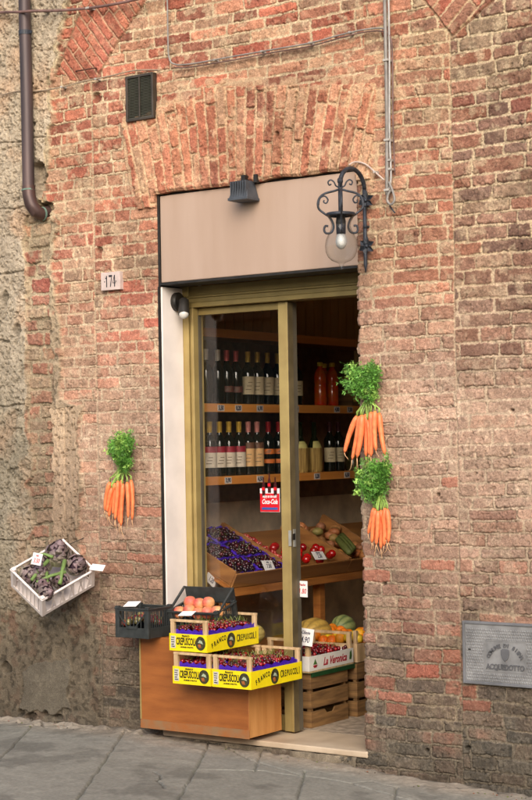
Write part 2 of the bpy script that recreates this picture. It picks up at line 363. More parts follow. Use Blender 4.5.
# ashlar of porous stone
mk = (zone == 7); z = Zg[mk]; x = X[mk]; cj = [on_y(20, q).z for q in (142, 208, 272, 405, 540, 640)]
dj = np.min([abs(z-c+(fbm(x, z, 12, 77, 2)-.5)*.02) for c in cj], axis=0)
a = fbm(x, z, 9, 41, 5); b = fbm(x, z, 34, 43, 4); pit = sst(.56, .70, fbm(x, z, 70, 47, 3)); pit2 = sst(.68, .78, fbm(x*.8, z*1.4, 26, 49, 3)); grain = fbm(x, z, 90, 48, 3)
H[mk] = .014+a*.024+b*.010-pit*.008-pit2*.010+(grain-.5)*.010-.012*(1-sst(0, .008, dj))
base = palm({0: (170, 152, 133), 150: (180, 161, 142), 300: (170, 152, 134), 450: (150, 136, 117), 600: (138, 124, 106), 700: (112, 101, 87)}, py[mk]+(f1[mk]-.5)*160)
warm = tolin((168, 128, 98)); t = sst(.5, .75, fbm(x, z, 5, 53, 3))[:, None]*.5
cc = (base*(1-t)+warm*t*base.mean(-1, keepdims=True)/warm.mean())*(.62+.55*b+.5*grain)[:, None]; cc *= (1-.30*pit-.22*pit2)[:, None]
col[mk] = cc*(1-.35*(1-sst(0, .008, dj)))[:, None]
# rubble / mortar strips
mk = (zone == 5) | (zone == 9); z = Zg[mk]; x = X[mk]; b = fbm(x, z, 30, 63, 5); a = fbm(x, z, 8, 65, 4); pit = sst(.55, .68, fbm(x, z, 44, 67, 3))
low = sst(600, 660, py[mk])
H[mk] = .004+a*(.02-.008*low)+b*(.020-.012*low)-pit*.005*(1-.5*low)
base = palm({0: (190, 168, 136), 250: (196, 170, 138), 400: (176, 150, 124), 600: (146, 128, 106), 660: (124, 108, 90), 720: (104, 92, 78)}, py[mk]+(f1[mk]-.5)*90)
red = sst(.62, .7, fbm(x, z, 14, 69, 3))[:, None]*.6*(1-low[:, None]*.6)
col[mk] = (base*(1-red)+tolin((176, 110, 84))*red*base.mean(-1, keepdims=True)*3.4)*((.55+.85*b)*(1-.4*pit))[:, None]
# pale stone quoin
mk = (zone == 8); z = Zg[mk]; x = X[mk]; b = fbm(x*1.6, z*.8, 40, 73, 4); pit = sst(.62, .74, fbm(x, z, 60, 79, 3)); vs = abs(xe[mk]-66)
H[mk] = .012+b*.012-pit*.010-.006*(vs < .8)
base = palm({400: (204, 172, 142), 480: (190, 158, 132), 560: (150, 124, 102), 640: (110, 94, 78)}, py[mk]+(f1[mk]-.5)*60)
col[mk] = base*((.72+.5*b)*(1-.35*pit))[:, None]*np.where(xe[mk] > 66, .88, 1.05)[:, None]
mk = (zone == 10); H[mk] = .014+f1[mk]*.012+f4[mk]*.003; col[mk] = tolin((116, 105, 92))*(.75+.5*f1[mk]*f2[mk]*2)[:, None]
# arches
ang = math.radians(-52); u = X*math.cos(ang)+Zg*math.sin(ang); v = -X*math.sin(ang)+Zg*math.cos(ang)
mk = (zone == 11); ids, mcur, dcur = bricks(u+.06, v, .053, [.26, .3], 15, joint=.006, wv=.006, edge=.004, soft=.003)
PA = {0: [(180, 98, 70), (188, 108, 78), (174, 98, 74), (184, 114, 84), (176, 92, 66), (190, 110, 80)], 100: [(176, 88, 66)]*6}; put(mk, ids, mcur, PA, {0: (186, 140, 110), 100: (186, 140, 110)}, 306, smear=.35, lift=.008, rough=.003)
for P in (11,):
    e = np.array(archL, float)
ang = math.radians(42); u = X*math.cos(ang)+Zg*math.sin(ang); v = -X*math.sin(ang)+Zg*math.cos(ang)
mk = (zone == 12); ids, mcur, dcur = bricks(u, v, .07, [.26, .3], 17, joint=.009, wv=.006)
put(mk, ids, mcur, {0: [(176, 92, 70), (160, 96, 76), (150, 100, 80), (170, 110, 86), (165, 84, 62), (146, 96, 80)], 100: [(160, 90, 70)]*6}, {0: (200, 165, 130), 100: (200, 165, 130)}, 307, smear=.4)
fc = on_y(238, 178); fx_, fz_ = fc.x, zT-2.5
A = np.arctan2(X-fx_, Zg-fz_); R_ = np.hypot(X-fx_, Zg-fz_)
mk = (zone == 13); ids, mcur, dcur = bricks(R_+.03, A*2.72, .058, [.27, .27, .14, .2], 19, joint=.012, hv=.1, wv=.008, edge=.012)
PF = {0: [(196, 118, 84), (206, 140, 106), (186, 104, 74), (192, 114, 84), (202, 150, 116), (178, 98, 72)], 250: [(196, 118, 84), (206, 140, 106), (186, 104, 74), (192, 114, 84), (202, 150, 116), (178, 98, 72)]}
put(mk, ids, mcur, PF, {0: (210, 170, 134), 250: (206, 164, 128)}, 308, smear=.85, lift=.014, rough=.008)
H[mk] += .012
s = near_arch; w = sst(.35, .6, fbm(X[s], Zg[s], 20, 333, 3))[:, None]*.8; col[s] = col[s]*(1-w)+tolin((206, 166, 130))*(.8+.4*f2[s])[:, None]*w; H[s] = H[s]*.6+.006
# seams
for sx0, y0, y1 in ((97, 80, 735), (456.5, 30, 800)):
    dd = abs(xe-sx0+(fbm(X, Zg, 10, 88, 2)-.5)*1.6); w = (1-sst(.5, 1.3, dd))*(py > y0)*(py < y1)
    MMp = palm(ML if sx0 < 200 else MR, py); w3 = w[..., None]*.8; col[:] = col*(1-w3)+MMp*(.8+.3*f3)[..., None]*w3; H -= w*.004
# arch outlines
def segd(P, close=False):
    dm = np.full(X.shape, 1e9)
    for i in range(len(P)-1):
        x0, y0 = P[i]; x1, y1 = P[i+1]; L2 = (x1-x0)**2+(y1-y0)**2+1e-9
        t = np.clip(((px-x0)*(x1-x0)+(py-y0)*(y1-y0))/L2, 0, 1); dm = np.minimum(dm, np.hypot(px-x0-t*(x1-x0), py-y0-t*(y1-y0)))
    return dm
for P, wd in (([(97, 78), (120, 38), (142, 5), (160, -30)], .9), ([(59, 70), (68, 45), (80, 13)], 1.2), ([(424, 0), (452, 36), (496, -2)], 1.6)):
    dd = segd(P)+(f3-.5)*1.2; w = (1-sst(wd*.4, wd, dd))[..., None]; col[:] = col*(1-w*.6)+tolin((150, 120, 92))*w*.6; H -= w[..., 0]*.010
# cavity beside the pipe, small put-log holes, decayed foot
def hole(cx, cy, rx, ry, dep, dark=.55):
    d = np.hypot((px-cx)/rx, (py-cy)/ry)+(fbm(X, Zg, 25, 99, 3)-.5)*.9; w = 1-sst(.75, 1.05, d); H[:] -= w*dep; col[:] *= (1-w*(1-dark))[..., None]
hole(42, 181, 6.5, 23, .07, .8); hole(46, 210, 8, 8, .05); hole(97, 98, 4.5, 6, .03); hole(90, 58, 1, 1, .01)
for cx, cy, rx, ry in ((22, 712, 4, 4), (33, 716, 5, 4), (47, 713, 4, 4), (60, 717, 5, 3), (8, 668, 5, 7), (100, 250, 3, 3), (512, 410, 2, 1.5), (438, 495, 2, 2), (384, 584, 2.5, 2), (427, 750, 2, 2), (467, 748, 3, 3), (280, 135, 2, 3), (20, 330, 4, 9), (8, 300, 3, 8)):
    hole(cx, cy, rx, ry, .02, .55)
# large soft variation of the surface + soot and damp with their own shapes
H += (fbm(X, Zg, 1.6, 101, 3)-.5)*.02
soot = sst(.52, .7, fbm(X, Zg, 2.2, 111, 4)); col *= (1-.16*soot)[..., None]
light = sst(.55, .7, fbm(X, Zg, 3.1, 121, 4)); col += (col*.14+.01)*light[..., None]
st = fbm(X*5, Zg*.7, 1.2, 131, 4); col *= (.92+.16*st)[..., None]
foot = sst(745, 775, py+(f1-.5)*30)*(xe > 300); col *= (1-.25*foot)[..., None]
# rounded edges of the opening
inr = (Zg < zT+.001) & (Zg > zSill-.001)
ed = np.minimum(np.where(X <= xL, xL-X, 9), np.where(X >= xR, X-xR, 9)); ed = np.where(inr, ed, 9)
edt = np.where((X >= xL-.001) & (X <= xR+.001) & (Zg >= zT), Zg-zT, 9); ed = np.minimum(ed, edt)
H -= .012*(1-sst(0, .014, ed))
xo = X.copy(); sh = np.exp(-np.abs(X-xR)/.02)*inr; _, mR, _2 = bricks(np.full(gzz.shape, xR+.02), gzz+.01, .0625, Ls, 7, wv=.022)
e1 = ((fbm(gzz, gzz*0+3, 12, 141, 3)-.5)*.022-.006+(1-mR)*.008); xo += sh*e1[:, None]
zo = Zg.copy(); topsh = np.exp(-np.abs(Zg-zT)/.03)*((X > xL-.001) & (X < xR+.001)); zo += topsh*((fbm(X, X*0+7, 9, 151, 3)-.5)*.02)
Yw = -H
cx_ = (gx[:-1]+gx[1:])/2; cz_ = (gzz[:-1]+gzz[1:])/2; CX, CZ = np.meshgrid(cx_, cz_)
solid = ~((CX > xL) & (CX < xR) & (CZ > zSill) & (CZ < zT))
zc = zone[:-1, :-1]
wall = thing('brick_wall', 'old weathered brick house wall around the shop doorway', 'wall', (0, 0, 0))
grid_obj('brickwork', xo, Yw, zo, col, solid & (zc != 13) & (zc != 7) & (zc != 11) & (zc != 8), WALLM, wall)
tag(grid_obj('flat_arch', xo, Yw, zo, col, solid & (zc == 13), WALLM, wall), 'fanned upright orange bricks over the door')
tag(grid_obj('relieving_arch', xo, Yw, zo, col, solid & (zc == 11), WALLM, wall), 'smooth red slanting bricks of an old arch at upper left')
tag(grid_obj('stone_pier', xo, Yw, zo, col, solid & (zc == 7), WALLM, wall), 'pitted beige stone blocks at the left edge')
tag(grid_obj('stone_quoin', xo, Yw, zo, col, solid & (zc == 8), WALLM, wall), 'pale upright stone set among the bricks')
# reveals of the opening (brick, same edge as the wall face)
i0 = np.argmin(abs(gx-xR)); rows = np.where((gzz >= zSill-.001) & (gzz <= zT+.001))[0]
ys = np.linspace(0, .34, 60)
RX = np.repeat(xo[rows, i0][:, None], 60, 1); RZ = np.repeat(zo[rows, i0][:, None], 60, 1); RY = np.repeat(Yw[rows, i0][:, None], 60, 1)*(1-ys/.34)+ys
RC = np.repeat(col[rows, i0][:, None, :], 60, 1)
grid_obj('reveal', RX, RY, RZ, RC, np.ones((len(rows)-1, 59), bool), WALLM, wall)
cols = np.where((gx >= xL-.001) & (gx <= xR+.001))[0]; j0 = np.argmin(abs(gzz-zT))
TX = np.repeat(xo[j0, cols][:, None], 60, 1); TZ = np.repeat(zo[j0, cols][:, None], 60, 1); TY = np.repeat(Yw[j0, cols][:, None], 60, 1)*(1-ys/.34)+ys; TC = np.repeat(col[j0, cols][:, None, :], 60, 1)
grid_obj('soffit', TX, TY, TZ, TC, np.ones((len(cols)-1, 59), bool), WALLM, wall)
i1 = np.argmin(abs(gx-xL)); LX = np.repeat(xo[rows, i1][:, None], 60, 1); LZ = np.repeat(zo[rows, i1][:, None], 60, 1); LY = np.repeat(Yw[rows, i1][:, None], 60, 1)*(1-ys/.34)+ys
grid_obj('reveal', LX, LY, LZ, np.repeat(col[rows, i1][:, None, :], 60, 1), np.ones((len(rows)-1, 59), bool), WALLM, wall)

# ------------------------------------------------------------------ street
gx2 = graded(-60, 60, -2.1, 1.8, .006, 4); gy2 = graded(-60, .35, -1.7, .06, .006, 4); gy2 = gy2[gy2 < .4]
X2, Y2 = np.meshgrid(gx2, gy2); base = np.interp(X2, GXK, GZK); base = base-.01*np.clip((-Y2-2)/8, 0, 5)
J = [[(34.6, 731.7), (0, 768), (-40, 812)], [(125.7, 740.8), (99, 775), (80, 798), (55, 830)], [(212, 744), (196, 772), (178, 800), (160, 830)], [(305, 770), (295, 800), (288, 830)], [(396.5, 780), (393, 800), (390, 840)],
     [(0, 733), (60, 733), (126, 741), (212, 745), (250, 762), (302, 774), (352, 779), (400, 790), (460, 800)], [(198, 772), (262, 771), (302, 775)], [(262, 752), (254, 772)]]
cr = [[(42, 728.7), (66, 732.6), (84, 728.7), (102, 730), (126, 739)], [(0, 729.6), (42, 728.7)], [(352, 779), (372, 776), (400, 782)], [(40, 731), (43, 735), (62, 737)], [(155, 775), (165, 790)]]
def gseg(P, wob):
    dm = np.full(X2.shape, 1e9); W = [on_z(a, b, .0) for a, b in P]
    wx2 = X2+(fbm(X2, Y2, 11, 201, 4)-.5)*wob; wy2 = Y2+(fbm(X2, Y2, 11, 211, 4)-.5)*wob
    for p, q in zip(W[:-1], W[1:]):
        L2 = (q.x-p.x)**2+(q.y-p.y)**2; t = np.clip(((wx2-p.x)*(q.x-p.x)+(wy2-p.y)*(q.y-p.y))/L2, 0, 1)
        dm = np.minimum(dm, np.hypot(wx2-p.x-t*(q.x-p.x), wy2-p.y-t*(q.y-p.y)))
    return dm
dj = np.min([gseg(P, .018) for P in J], axis=0); dc = np.min([gseg(P, .05) for P in cr], axis=0)
# slabs elsewhere in the street follow the same diagonal bond
a2 = math.radians(-62); U = X2*math.cos(a2)+Y2*math.sin(a2); V = -X2*math.sin(a2)+Y2*math.cos(a2)
_, mfar, dfar = bricks(U, V, .62, [.9, 1.1, .7], 23, joint=.014, hv=.1, wv=.01, wf=1)
far = (Y2 < -1.55) | (X2 < -2.1) | (X2 > 1.7); dj = np.where(far, np.maximum(dfar, 0), dj)
g1 = fbm(X2, Y2, 3, 221, 5); g2 = fbm(X2, Y2, 22, 231, 5); g3 = fbm(X2*1, Y2*2.2, 60, 241, 3)
w = 1-sst(.001, .008, dj+(g3-.5)*.006); wc = (1-sst(.001, .006, dc+(g3-.5)*.004))*(~far)
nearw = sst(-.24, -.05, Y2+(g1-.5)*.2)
w *= .8; G = base+(g1-.5)*.012+(g2-.5)*.004+(g3-.5)*.0015-w*.018-wc*.014+nearw*.006*g2*2
fil = sst(-.10, .0, Y2+(g2-.5)*.1)*(X2 < -.75); G += fil*.016*(.2+g2)
pxg, pyg = projn(X2, Y2, base*0)
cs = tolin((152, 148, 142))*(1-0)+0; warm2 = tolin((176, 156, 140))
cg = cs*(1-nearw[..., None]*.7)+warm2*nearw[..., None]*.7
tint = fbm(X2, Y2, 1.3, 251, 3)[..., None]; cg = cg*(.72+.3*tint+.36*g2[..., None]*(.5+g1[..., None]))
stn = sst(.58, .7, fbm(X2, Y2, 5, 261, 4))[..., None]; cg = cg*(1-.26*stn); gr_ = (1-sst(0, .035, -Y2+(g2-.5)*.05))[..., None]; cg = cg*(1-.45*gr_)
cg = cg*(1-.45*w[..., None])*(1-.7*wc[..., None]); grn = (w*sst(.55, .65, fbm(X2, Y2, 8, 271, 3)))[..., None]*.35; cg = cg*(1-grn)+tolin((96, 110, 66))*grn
fm = np.ones((X2.shape[0]-1, X2.shape[1]-1), bool)
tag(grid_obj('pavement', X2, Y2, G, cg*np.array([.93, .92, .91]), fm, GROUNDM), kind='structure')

m = MB(); rg = random.Random(77)
for i in range(260):
    x = rg.uniform(-1.9, 1.5); y = -abs(rg.gauss(.02, .06))-.02; r = rg.uniform(.0015, .0055); z = gz(x)+.004
    m.ball((x, y, z), (r*rg.uniform(.8, 1.6), r, r*.6), 5, 4, tuple(np.array(lin(rg.choice([(150, 140, 126), (120, 110, 98), (160, 110, 84), (96, 88, 78), (110, 118, 60)])))*.8))
tag(m.build('grit', GROUNDM), 'scattered grit and crumbs along the foot of the wall', 'grit', kind='stuff')
# step and floor
t = thing('door_step', 'pale worn marble doorstep slab under the open side of the doorway', 'doorstep', ((xL+xR)/2, 0, 0))
MARB = mat('worn_marble', (206, 186, 160), .5, 0, .1, 5, .0008, 40, rgb2=(180, 158, 132))
MB().box((xL-.01, -.008, FLZ-.03), (xR+.015, .36, FLZ)).build('slab', MARB, t, bevel=.006)
xs = np.arange(xL-.01, xR+.02, .012); zs = np.linspace(-.12, FLZ-.031, 14); SX, SZ = np.meshgrid(xs, zs); sy = .012-(fbm(SX, SZ, 14, 281, 4)-.2)*.06
sc = tolin((140, 124, 106))*(.5+1.0*fbm(SX, SZ, 30, 285, 4))[..., None]
grid_obj('step_stone', SX, sy, SZ, sc, np.ones((len(zs)-1, len(xs)-1), bool), WALLM, t)
fl = MB().box((-1.35, .36, FLZ-.1), (1.6, 3.4, FLZ)); tag(fl.build('floor', mat('shop_floor', (196, 178, 156), .6, 0, .25, 26, .001, 60, rgb2=(140, 126, 110))), kind='structure')
t = thing('shop_interior', 'dim inside walls and ceiling of the shop', 'room', (0, 1.8, FLZ))
INW = mat('pale_interior_plaster', (232, 214, 186), .8, 0, .15, 6)  # pale plaster, lightened to bounce more daylight through the room
MB().box((-1.4, .34, 0), (-1.3, 3.5, 3)).build('side_wall', INW, t)
MB().box((1.6, .34, 0), (1.7, 3.5, 3)).build('side_wall', INW, t)
MB().box((-1.3, 3.4, 0), (1.6, 3.5, 3)).build('back_wall', INW, t)
MB().box((-1.4, .34, 3), (1.7, 3.5, 3.1)).build('ceiling', INW, t)
MB().box((-1.3, .345, 0), (xL-.0, .38, 3)).box((xR, .345, 0), (1.6, .38, 3)).box((xL, .345, zT), (xR, .38, 3)).build('front_wall', INW, t)
bp = MB()
for i in range(30): y = .4+i*.1; bp.box((-1.3, y+.003, 2.18), (-1.275, y+.097, 2.95))
bp.build('wood_panelling', mat('panelling', (226, 188, 128), .6, 0, .15, 4, rgb2=(204, 164, 106), stretch=(1, 1, .2)), t)

# ------------------------------------------------------------------ sign board over the door
zPb = on_y(157, 287, .01).z
TAUPE = mat('taupe_painted_board', (172, 148, 131), .55, 0, .05, 2.2, .0005, 30, rgb2=(164, 139, 121), stretch=(3, 1, .5))
t = thing('sign_board', 'blank taupe sign board filling the top of the doorway', 'sign board', ((xL+xR)/2, .05, zPb))
MB().box((xL+.016, .012, zPb+.02), (xR-.002, .17, zT-.012)).build('board', TAUPE, t, bevel=.004)
MB().box((xL+.002, .006, zPb), (xL+.015, .17, zT-.002)).box((xL+.016, .004, zPb+.007), (xR-.002, .165, zPb+.018)).box((xL+.016, .03, zT-.011), (xR-.002, .16, zT)).build('dark_trim', DARK, t)

# floodlight under the arch
a = on_y(243, 186, -.05)
t = thing('floodlight', 'small dark ribbed floodlight hanging over the taupe board', 'lamp', (a.x, -.03, a.z))
m = MB()
zt, zb = on_y(243, 181, -.05).z, on_y(243, 201, -.05).z
hw = .050
m.add([(a.x-hw*.72, -.07, zt), (a.x+hw*.72, -.07, zt), (a.x+hw*.72, 0.0, zt), (a.x-hw*.72, 0.0, zt), (a.x-hw*1.15, -.095, zb+.012), (a.x+hw*1.15, -.095, zb+.012), (a.x+hw*1.15, .005, zb+.012), (a.x-hw*1.15, .005, zb+.012)],
      [(3, 2, 1, 0), (4, 5, 6, 7), (0, 1, 5, 4), (1, 2, 6, 5), (2, 3, 7, 6), (3, 0, 4, 7)])
GREYD = mat('slate_cast_metal', (74, 78, 84), .5, .2, .1, 20)
m.build('housing', GREYD, t, bevel=.003)
m = MB()
for i in range(7):
    x = a.x-.045+i*.015; m.box((x-.0025, -.094, zb+.012), (x+.0025, -.064, zt-.004))
m.build('cooling_fins', GREYD, t)
MB().box((a.x-hw*1.2, -.101, zb), (a.x+hw*1.2, .006, zb+.014)).build('rim', GREYD, t, bevel=.002)
MB().box((a.x+hw*1.0, -.03, zt-.01), (a.x+hw*1.0+.02, .0, zt+.03)).build('cable_gland', DARK, t)
MB().box((a.x-.012, -.05, zt), (a.x+.012, -.01, zt+.03)).build('bracket', DARK, t)

# ------------------------------------------------------------------ door
yd = .19
xj = on_y(163, 400, .01).x
t = thing('sliding_door', 'bronze framed sliding glass shop door, half open', 'door', ((xL+xR)/2, yd, FLZ))
MB().box((xL+.003, .016, FLZ), (xj, yd, zPb)).build('jamb', WHITEP, t, bevel=.002)
MB().box((xL+.001, .0, FLZ), (xj-.006, .014, zPb)).build('corner_strip', DARK, t)
zh0 = on_y(240, 304, yd).z; zh1 = on_y(240, 286, yd).z
x1 = on_y(194, 400, yd).x
MB().box((xL+.003, yd+.002, FLZ), (x1-.03, yd+.09, zPb+.1)).box((x1-.026, yd+.012, FLZ), (x1-.012, yd+.09, zh0)).box((x1-.010, yd+.004, FLZ), (x1, yd+.09, zh0)).build('side_frame', GOLD, t, bevel=.002)
m = MB(); zz = zh0
for i, (hh, yy) in enumerate(((.026, .0), (.024, .008), (.012, .002), (.05, .012))):
    m.box((xL+.004, yd+yy, zz+.001), (xR-.001, yd+.10, zz+hh)); zz += hh
m.build('header', GOLDD, t, bevel=.002)
yl = .235
xa = on_y(196, 400, yl).x; xb = on_y(280, 400, yl).x; xc = on_y(290, 400, yl).x
leaf = MB().box((xa, yl, FLZ+.01), (xa+.022, yl+.03, zh0-.002)).build('leaf_stile', GREYST, t, bevel=.002)
MB().box((xa+.022, yl+.002, zh0-.038), (xb, yl+.03, zh0-.002)).box((xa+.022, yl+.002, FLZ+.012), (xb, yl+.03, FLZ+.09)).build('leaf_rail', GOLDD, t, bevel=.002)
st = MB().box((xb, yl-.006, FLZ+.01), (xc-.016, yl+.034, zh0-.002)).box((xc-.014, yl-.012, FLZ+.01), (xc, yl+.034, zh0-.002)).build('leaf_stile', GOLD, t, bevel=.002)
MB().box((xc-.012, yl+.036, FLZ+.01), (xc-.002, yl+.075, zh0-.002)).build('leaf_seal', GREYST, t)
MB().box((xc+.0002, yl-.0115, FLZ+.01), (xc+.002, yl+.034, zh0-.002)).build('edge_cover', mat('brown_edge', (112, 98, 70), .5, .2, .15, 12), t)
q = on_x(294, 539, xc+.002)
MB().box((xc+.0023, yl+.004, q.z-.04), (xc+.007, yl+.024, q.z+.05)).box((xc-.012, yl-.018, q.z-.035), (xc+.004, yl-.0125, q.z+.045)).build('latch', mat('latch_metal', (200, 198, 190), .35, .6), t, bevel=.001)
MB().box((xc+.003, yl-.004, q.z-.004), (xc+.0085, yl+.016, q.z+.028)).build('latch_slot', DARK, t)
GL = glass('clear_glass')
MB().box((xa+.0215, yl+.012, FLZ+.0905), (xb-.0005, yl+.017, zh0-.0385)).build('pane', GL, t)

# poster hung on the glass
p0 = on_y(260, 512, yl-.01); p1 = on_y(280.5, 480, yl-.01); w_ = (on_y(280, 500, yl-.01).x-on_y(260.5, 500, yl-.01).x)
t = thing('drink_poster', 'small red and white soft drink poster hung on the glass door', 'poster', (p0.x+w_/2, yl-.006, p0.z))
zb_ = p0.z; zt_ = p1.z
RED = mat('poster_red', (206, 20, 34), .4, 0, .05, 20); POW = mat('poster_white', (236, 228, 226), .4, 0, .05, 30)
MB().box((p0.x, yl-.007, zb_), (p0.x+w_, yl-.004, zb_+(zt_-zb_)*.74)).build('backing', POW, t)
hh = zt_-zb_
MB().box((p0.x+.001, yl-.0085, zb_+.002), (p0.x+w_-.001, yl-.0072, zb_+hh*.58)).build('red_panel', RED, t)
for i in range(3):
    cx = p0.x+w_*(.2+.3*i); zc0 = zt_-.035+(.02 if i == 1 else .0)
    b = MB().poly([(-.009, -.05), (.009, -.05), (.0105, -.01), (.009, .012), (.0035, .03), (.0035, .05), (-.0035, .05), (-.0035, .03), (-.009, .012), (-.0105, -.01)], EYES((cx, yl-.0095-.0006*(i % 2), zc0)), .0012).build('bottle_cutout', mat('cola_brown', (64, 22, 20), .3), t)
    MB().box((cx-.0085, yl-.0122, zc0-.018), (cx+.0085, yl-.0115, zc0-.002)).build('bottle_label', RED, b)
MB().text('enjoy an ice cold', .021, EYES((p0.x+w_/2, yl-.0095, zb_+hh*.49)), sx=.62, shear=.2, bold=.0005).text('Coca-Cola', .034, EYES((p0.x+w_/2, yl-.0095, zb_+hh*.32)), sx=.66, shear=.35, bold=.001).build('lettering', POW, t)
MB().box((p0.x+.012, yl-.0095, zb_+.012), (p0.x+w_-.012, yl-.0088, zb_+.024)).build('footer_strip', mat('poster_blue', (60, 90, 160), .4), t)
def card(px_, py_, w, h, pl, rows, name, label, ink=INK, plane='y', tilt=0, yaw=0, cat='price card', lean=0):
    o = on_y(px_, py_, pl) if plane == 'y' else on_x(px_, py_, pl)
    base = (EYES(o) if plane == 'y' else RIGHTF(o))
    Mx = base @ Euler((lean, yaw, tilt)).to_matrix().to_4x4()
    t = thing(name, label, cat, M=Mx)
    MB().box((-w/2, -h/2, -.001), (w/2, h/2, .001)).build('card', PAPER, t, world=False)
    m = MB()
    for i, (tx, sz, yy) in enumerate(rows): m.text(tx, sz, Matrix.Translation((0, yy, .0015)), sx=.75, shear=.15, bold=.0004)
    m.build('lettering', ink, t, world=False)
    return t
card(302.5, 589, .062, .082, .30, [('Pesche', .018, .022), ('1.80', .036, -.012)], 'price_card', 'pinkish price card beside the door edge, below the trays', REDINK)

# spotlight on the white jamb
a = on_y(176.5, 302, .09); a.x = xj
q = on_x(177, 302, xj+.005)
t = thing('spotlight', 'dark swivel spotlight with white lens on the white door jamb', 'lamp', (xj, q.y, q.z))
Mx = Matrix.Translation((xj, q.y, q.z)) @ Euler((0, math.pi/2, 0)).to_matrix().to_4x4()
MB().lathe([(0, 0), (.05, 0), (.05, .018), (.042, .026), (0, .026)], Mx, 24).build('mount_disc', DARK, t, smooth='auto')
p = Vector((xj+.03, q.y, q.z)); e = Vector((xj+.055, q.y-.005, q.z-.02)); MB().tube([p-Vector((.01, 0, 0)), p+Vector((.01, 0, 0)), e], .016, 10).build('swivel_arm', DARK, t, smooth=True)
d = Vector((.25, -.35, -.85)).normalized(); h0 = e+Vector((0, 0, .025))
MB().tube([h0-d*.01, h0, h0+d*.02, h0+d*.075, h0+d*.085], [.014, .026, .028, .030, .030], 18).build('lamp_head', DARK, t, smooth='auto')
MB().ball(h0+d*.083, .0265, 14, 8).build('lens', mat('lamp_lens', (206, 202, 194), .2, 0, .03), t, smooth=True)

# ------------------------------------------------------------------ iron wall lantern
bx = on_y(366, 235, -.02)
ztop, zbot = on_y(362, 190, -.02).z, on_y(366, 273, -.02).z
lx = bx.x; ly = -.25
lz = lambda py_: on_x(341, py_, lx).z
t = thing('wall_lantern', 'wrought iron wall lantern with clear globe on a curved arm', 'lantern', (lx, 0, zbot))
LD = on_x(341, 230, lx); ly = LD.y
m = MB(); m.tube([(lx, -.028, ztop), (lx, -.028, zbot+.04), (lx, -.028, zbot)], [.0095, .009, .002], 8)
pts = []
zc = ztop; r = abs(ly+.028)/2; cy = (-.028+ly)/2; hz = lz(166)-zc
for i in range(17):
    a = math.pi*i/16; pts.append((lx, cy+r*math.cos(a), zc+math.sin(a)*hz))
pts += [(lx, ly, lz(205)), (lx, ly, lz(222))]
m.tube(pts, .0105, 10)
m.build('arm', IRON, t, smooth=True)
def rosette(c, r=.034):
    m = MB()
    for k in range(6):
        a = k*math.pi/3+.4; e = Vector((math.cos(a), 0, math.sin(a))); s = Vector((-math.sin(a), 0, math.cos(a)))
        c0 = Vector(c); m.add([c0, c0+e*r*.6+s*r*.33+Vector((0, -.014, 0)), c0+e*r*1.1+Vector((0, -.004, 0)), c0+e*r*.6-s*r*.33+Vector((0, -.014, 0)), c0+Vector((0, .006, 0))+e*r*.5], [(0, 1, 2, 3), (4, 2, 1), (4, 3, 2)])
    m.ball((c[0], c[1]-.008, c[2]), .009); return m
for yy in (200, 246):
    q = on_y(369, yy, -.03); rosette((lx+.012, -.03, q.z), .042).build('rosette', IRON, t)
q = on_y(367, 226, -.03)
for dz in (0, .1, -.08): MB().ball((lx+.004, -.036, q.z+dz), (.011, .006, .011)).tube([(lx, -.03, q.z+dz), (lx, .004, q.z+dz)], .006).build('fixing', IRON, t)
def smooth(P, k=5):
    P = [Vector(p) for p in P]; Q = []
    for i in range(len(P)-1):
        p0 = P[max(i-1, 0)]; p1 = P[i]; p2 = P[i+1]; p3 = P[min(i+2, len(P)-1)]
        for j in range(k):
            u = j/k; Q.append(.5*((2*p1)+(p2-p0)*u+(2*p0-5*p1+4*p2-p3)*u*u+(3*p1-p0-3*p2+p3)*u**3))
    return Q+[P[-1]]
# scrolls: four S shapes round the lantern axis
zS, zR = lz(195), lz(214)
s_px = 1/205.
for k in range(4):
    if k == 2: dirv = -RV
    elif k == 0: dirv = RV
    elif k == 1: dirv = -DV
    else: dirv = DV
    P2 = [(6, 183), (3, 178), (-2, 176)]
    P2 = [(0, 189), (6, 191), (16, 194), (21, 200), (21, 208), (16, 213), (10, 218), (7, 226), (9, 232), (14, 233), (16, 230), (15, 226), (12, 226)]
    m = MB(); m.tube(smooth([(lx+dirv.x*a*s_px, ly+dirv.y*a*s_px, lz(b)) for a, b in P2]), .0052, 6)
    m.tube(smooth([(lx+dirv.x*a*s_px, ly+dirv.y*a*s_px, lz(b)) for a, b in [(21, 205), (19.5, 198), (15, 196), (12, 199.5), (13.5, 203), (16, 202), (15.5, 200)]]), .0038, 6)
    m.tube(smooth([(lx+dirv.x*a*s_px, ly+dirv.y*a*s_px, lz(b)) for a, b in [(0, 188), (4, 186), (6, 182), (9, 180), (11.5, 182), (10.5, 185), (8.5, 184)]]), .0036, 6)
    m.build('scroll', IRON, t, smooth=True)
Mx = Matrix.Translation((lx, ly, 0))
MB().lathe([(.066, lz(216)), (.07, lz(214.5)), (.066, lz(213)), (.02, lz(212)), (.0, lz(211.5))], Mx, 28).build('cap', IRON, t, smooth=True)
MB().ball((lx, ly, lz(181)), (.014, .014, .018)).build('knob', IRON, t, smooth=True)
MB().tube([(lx, ly, lz(213)), (lx, ly, lz(222)), (lx, ly, lz(234))], [.018, .024, .022], 12).build('socket', DARK, t, smooth=True)
MB().lathe([(.0, lz(249.5)), (.012, lz(248.5)), (.022, lz(246)), (.027, lz(242)), (.024, lz(238)), (.018, lz(234))], Mx, 18).build('bulb', mat('opal_bulb', (168, 167, 164), .3, 0, .02), t, smooth=True)
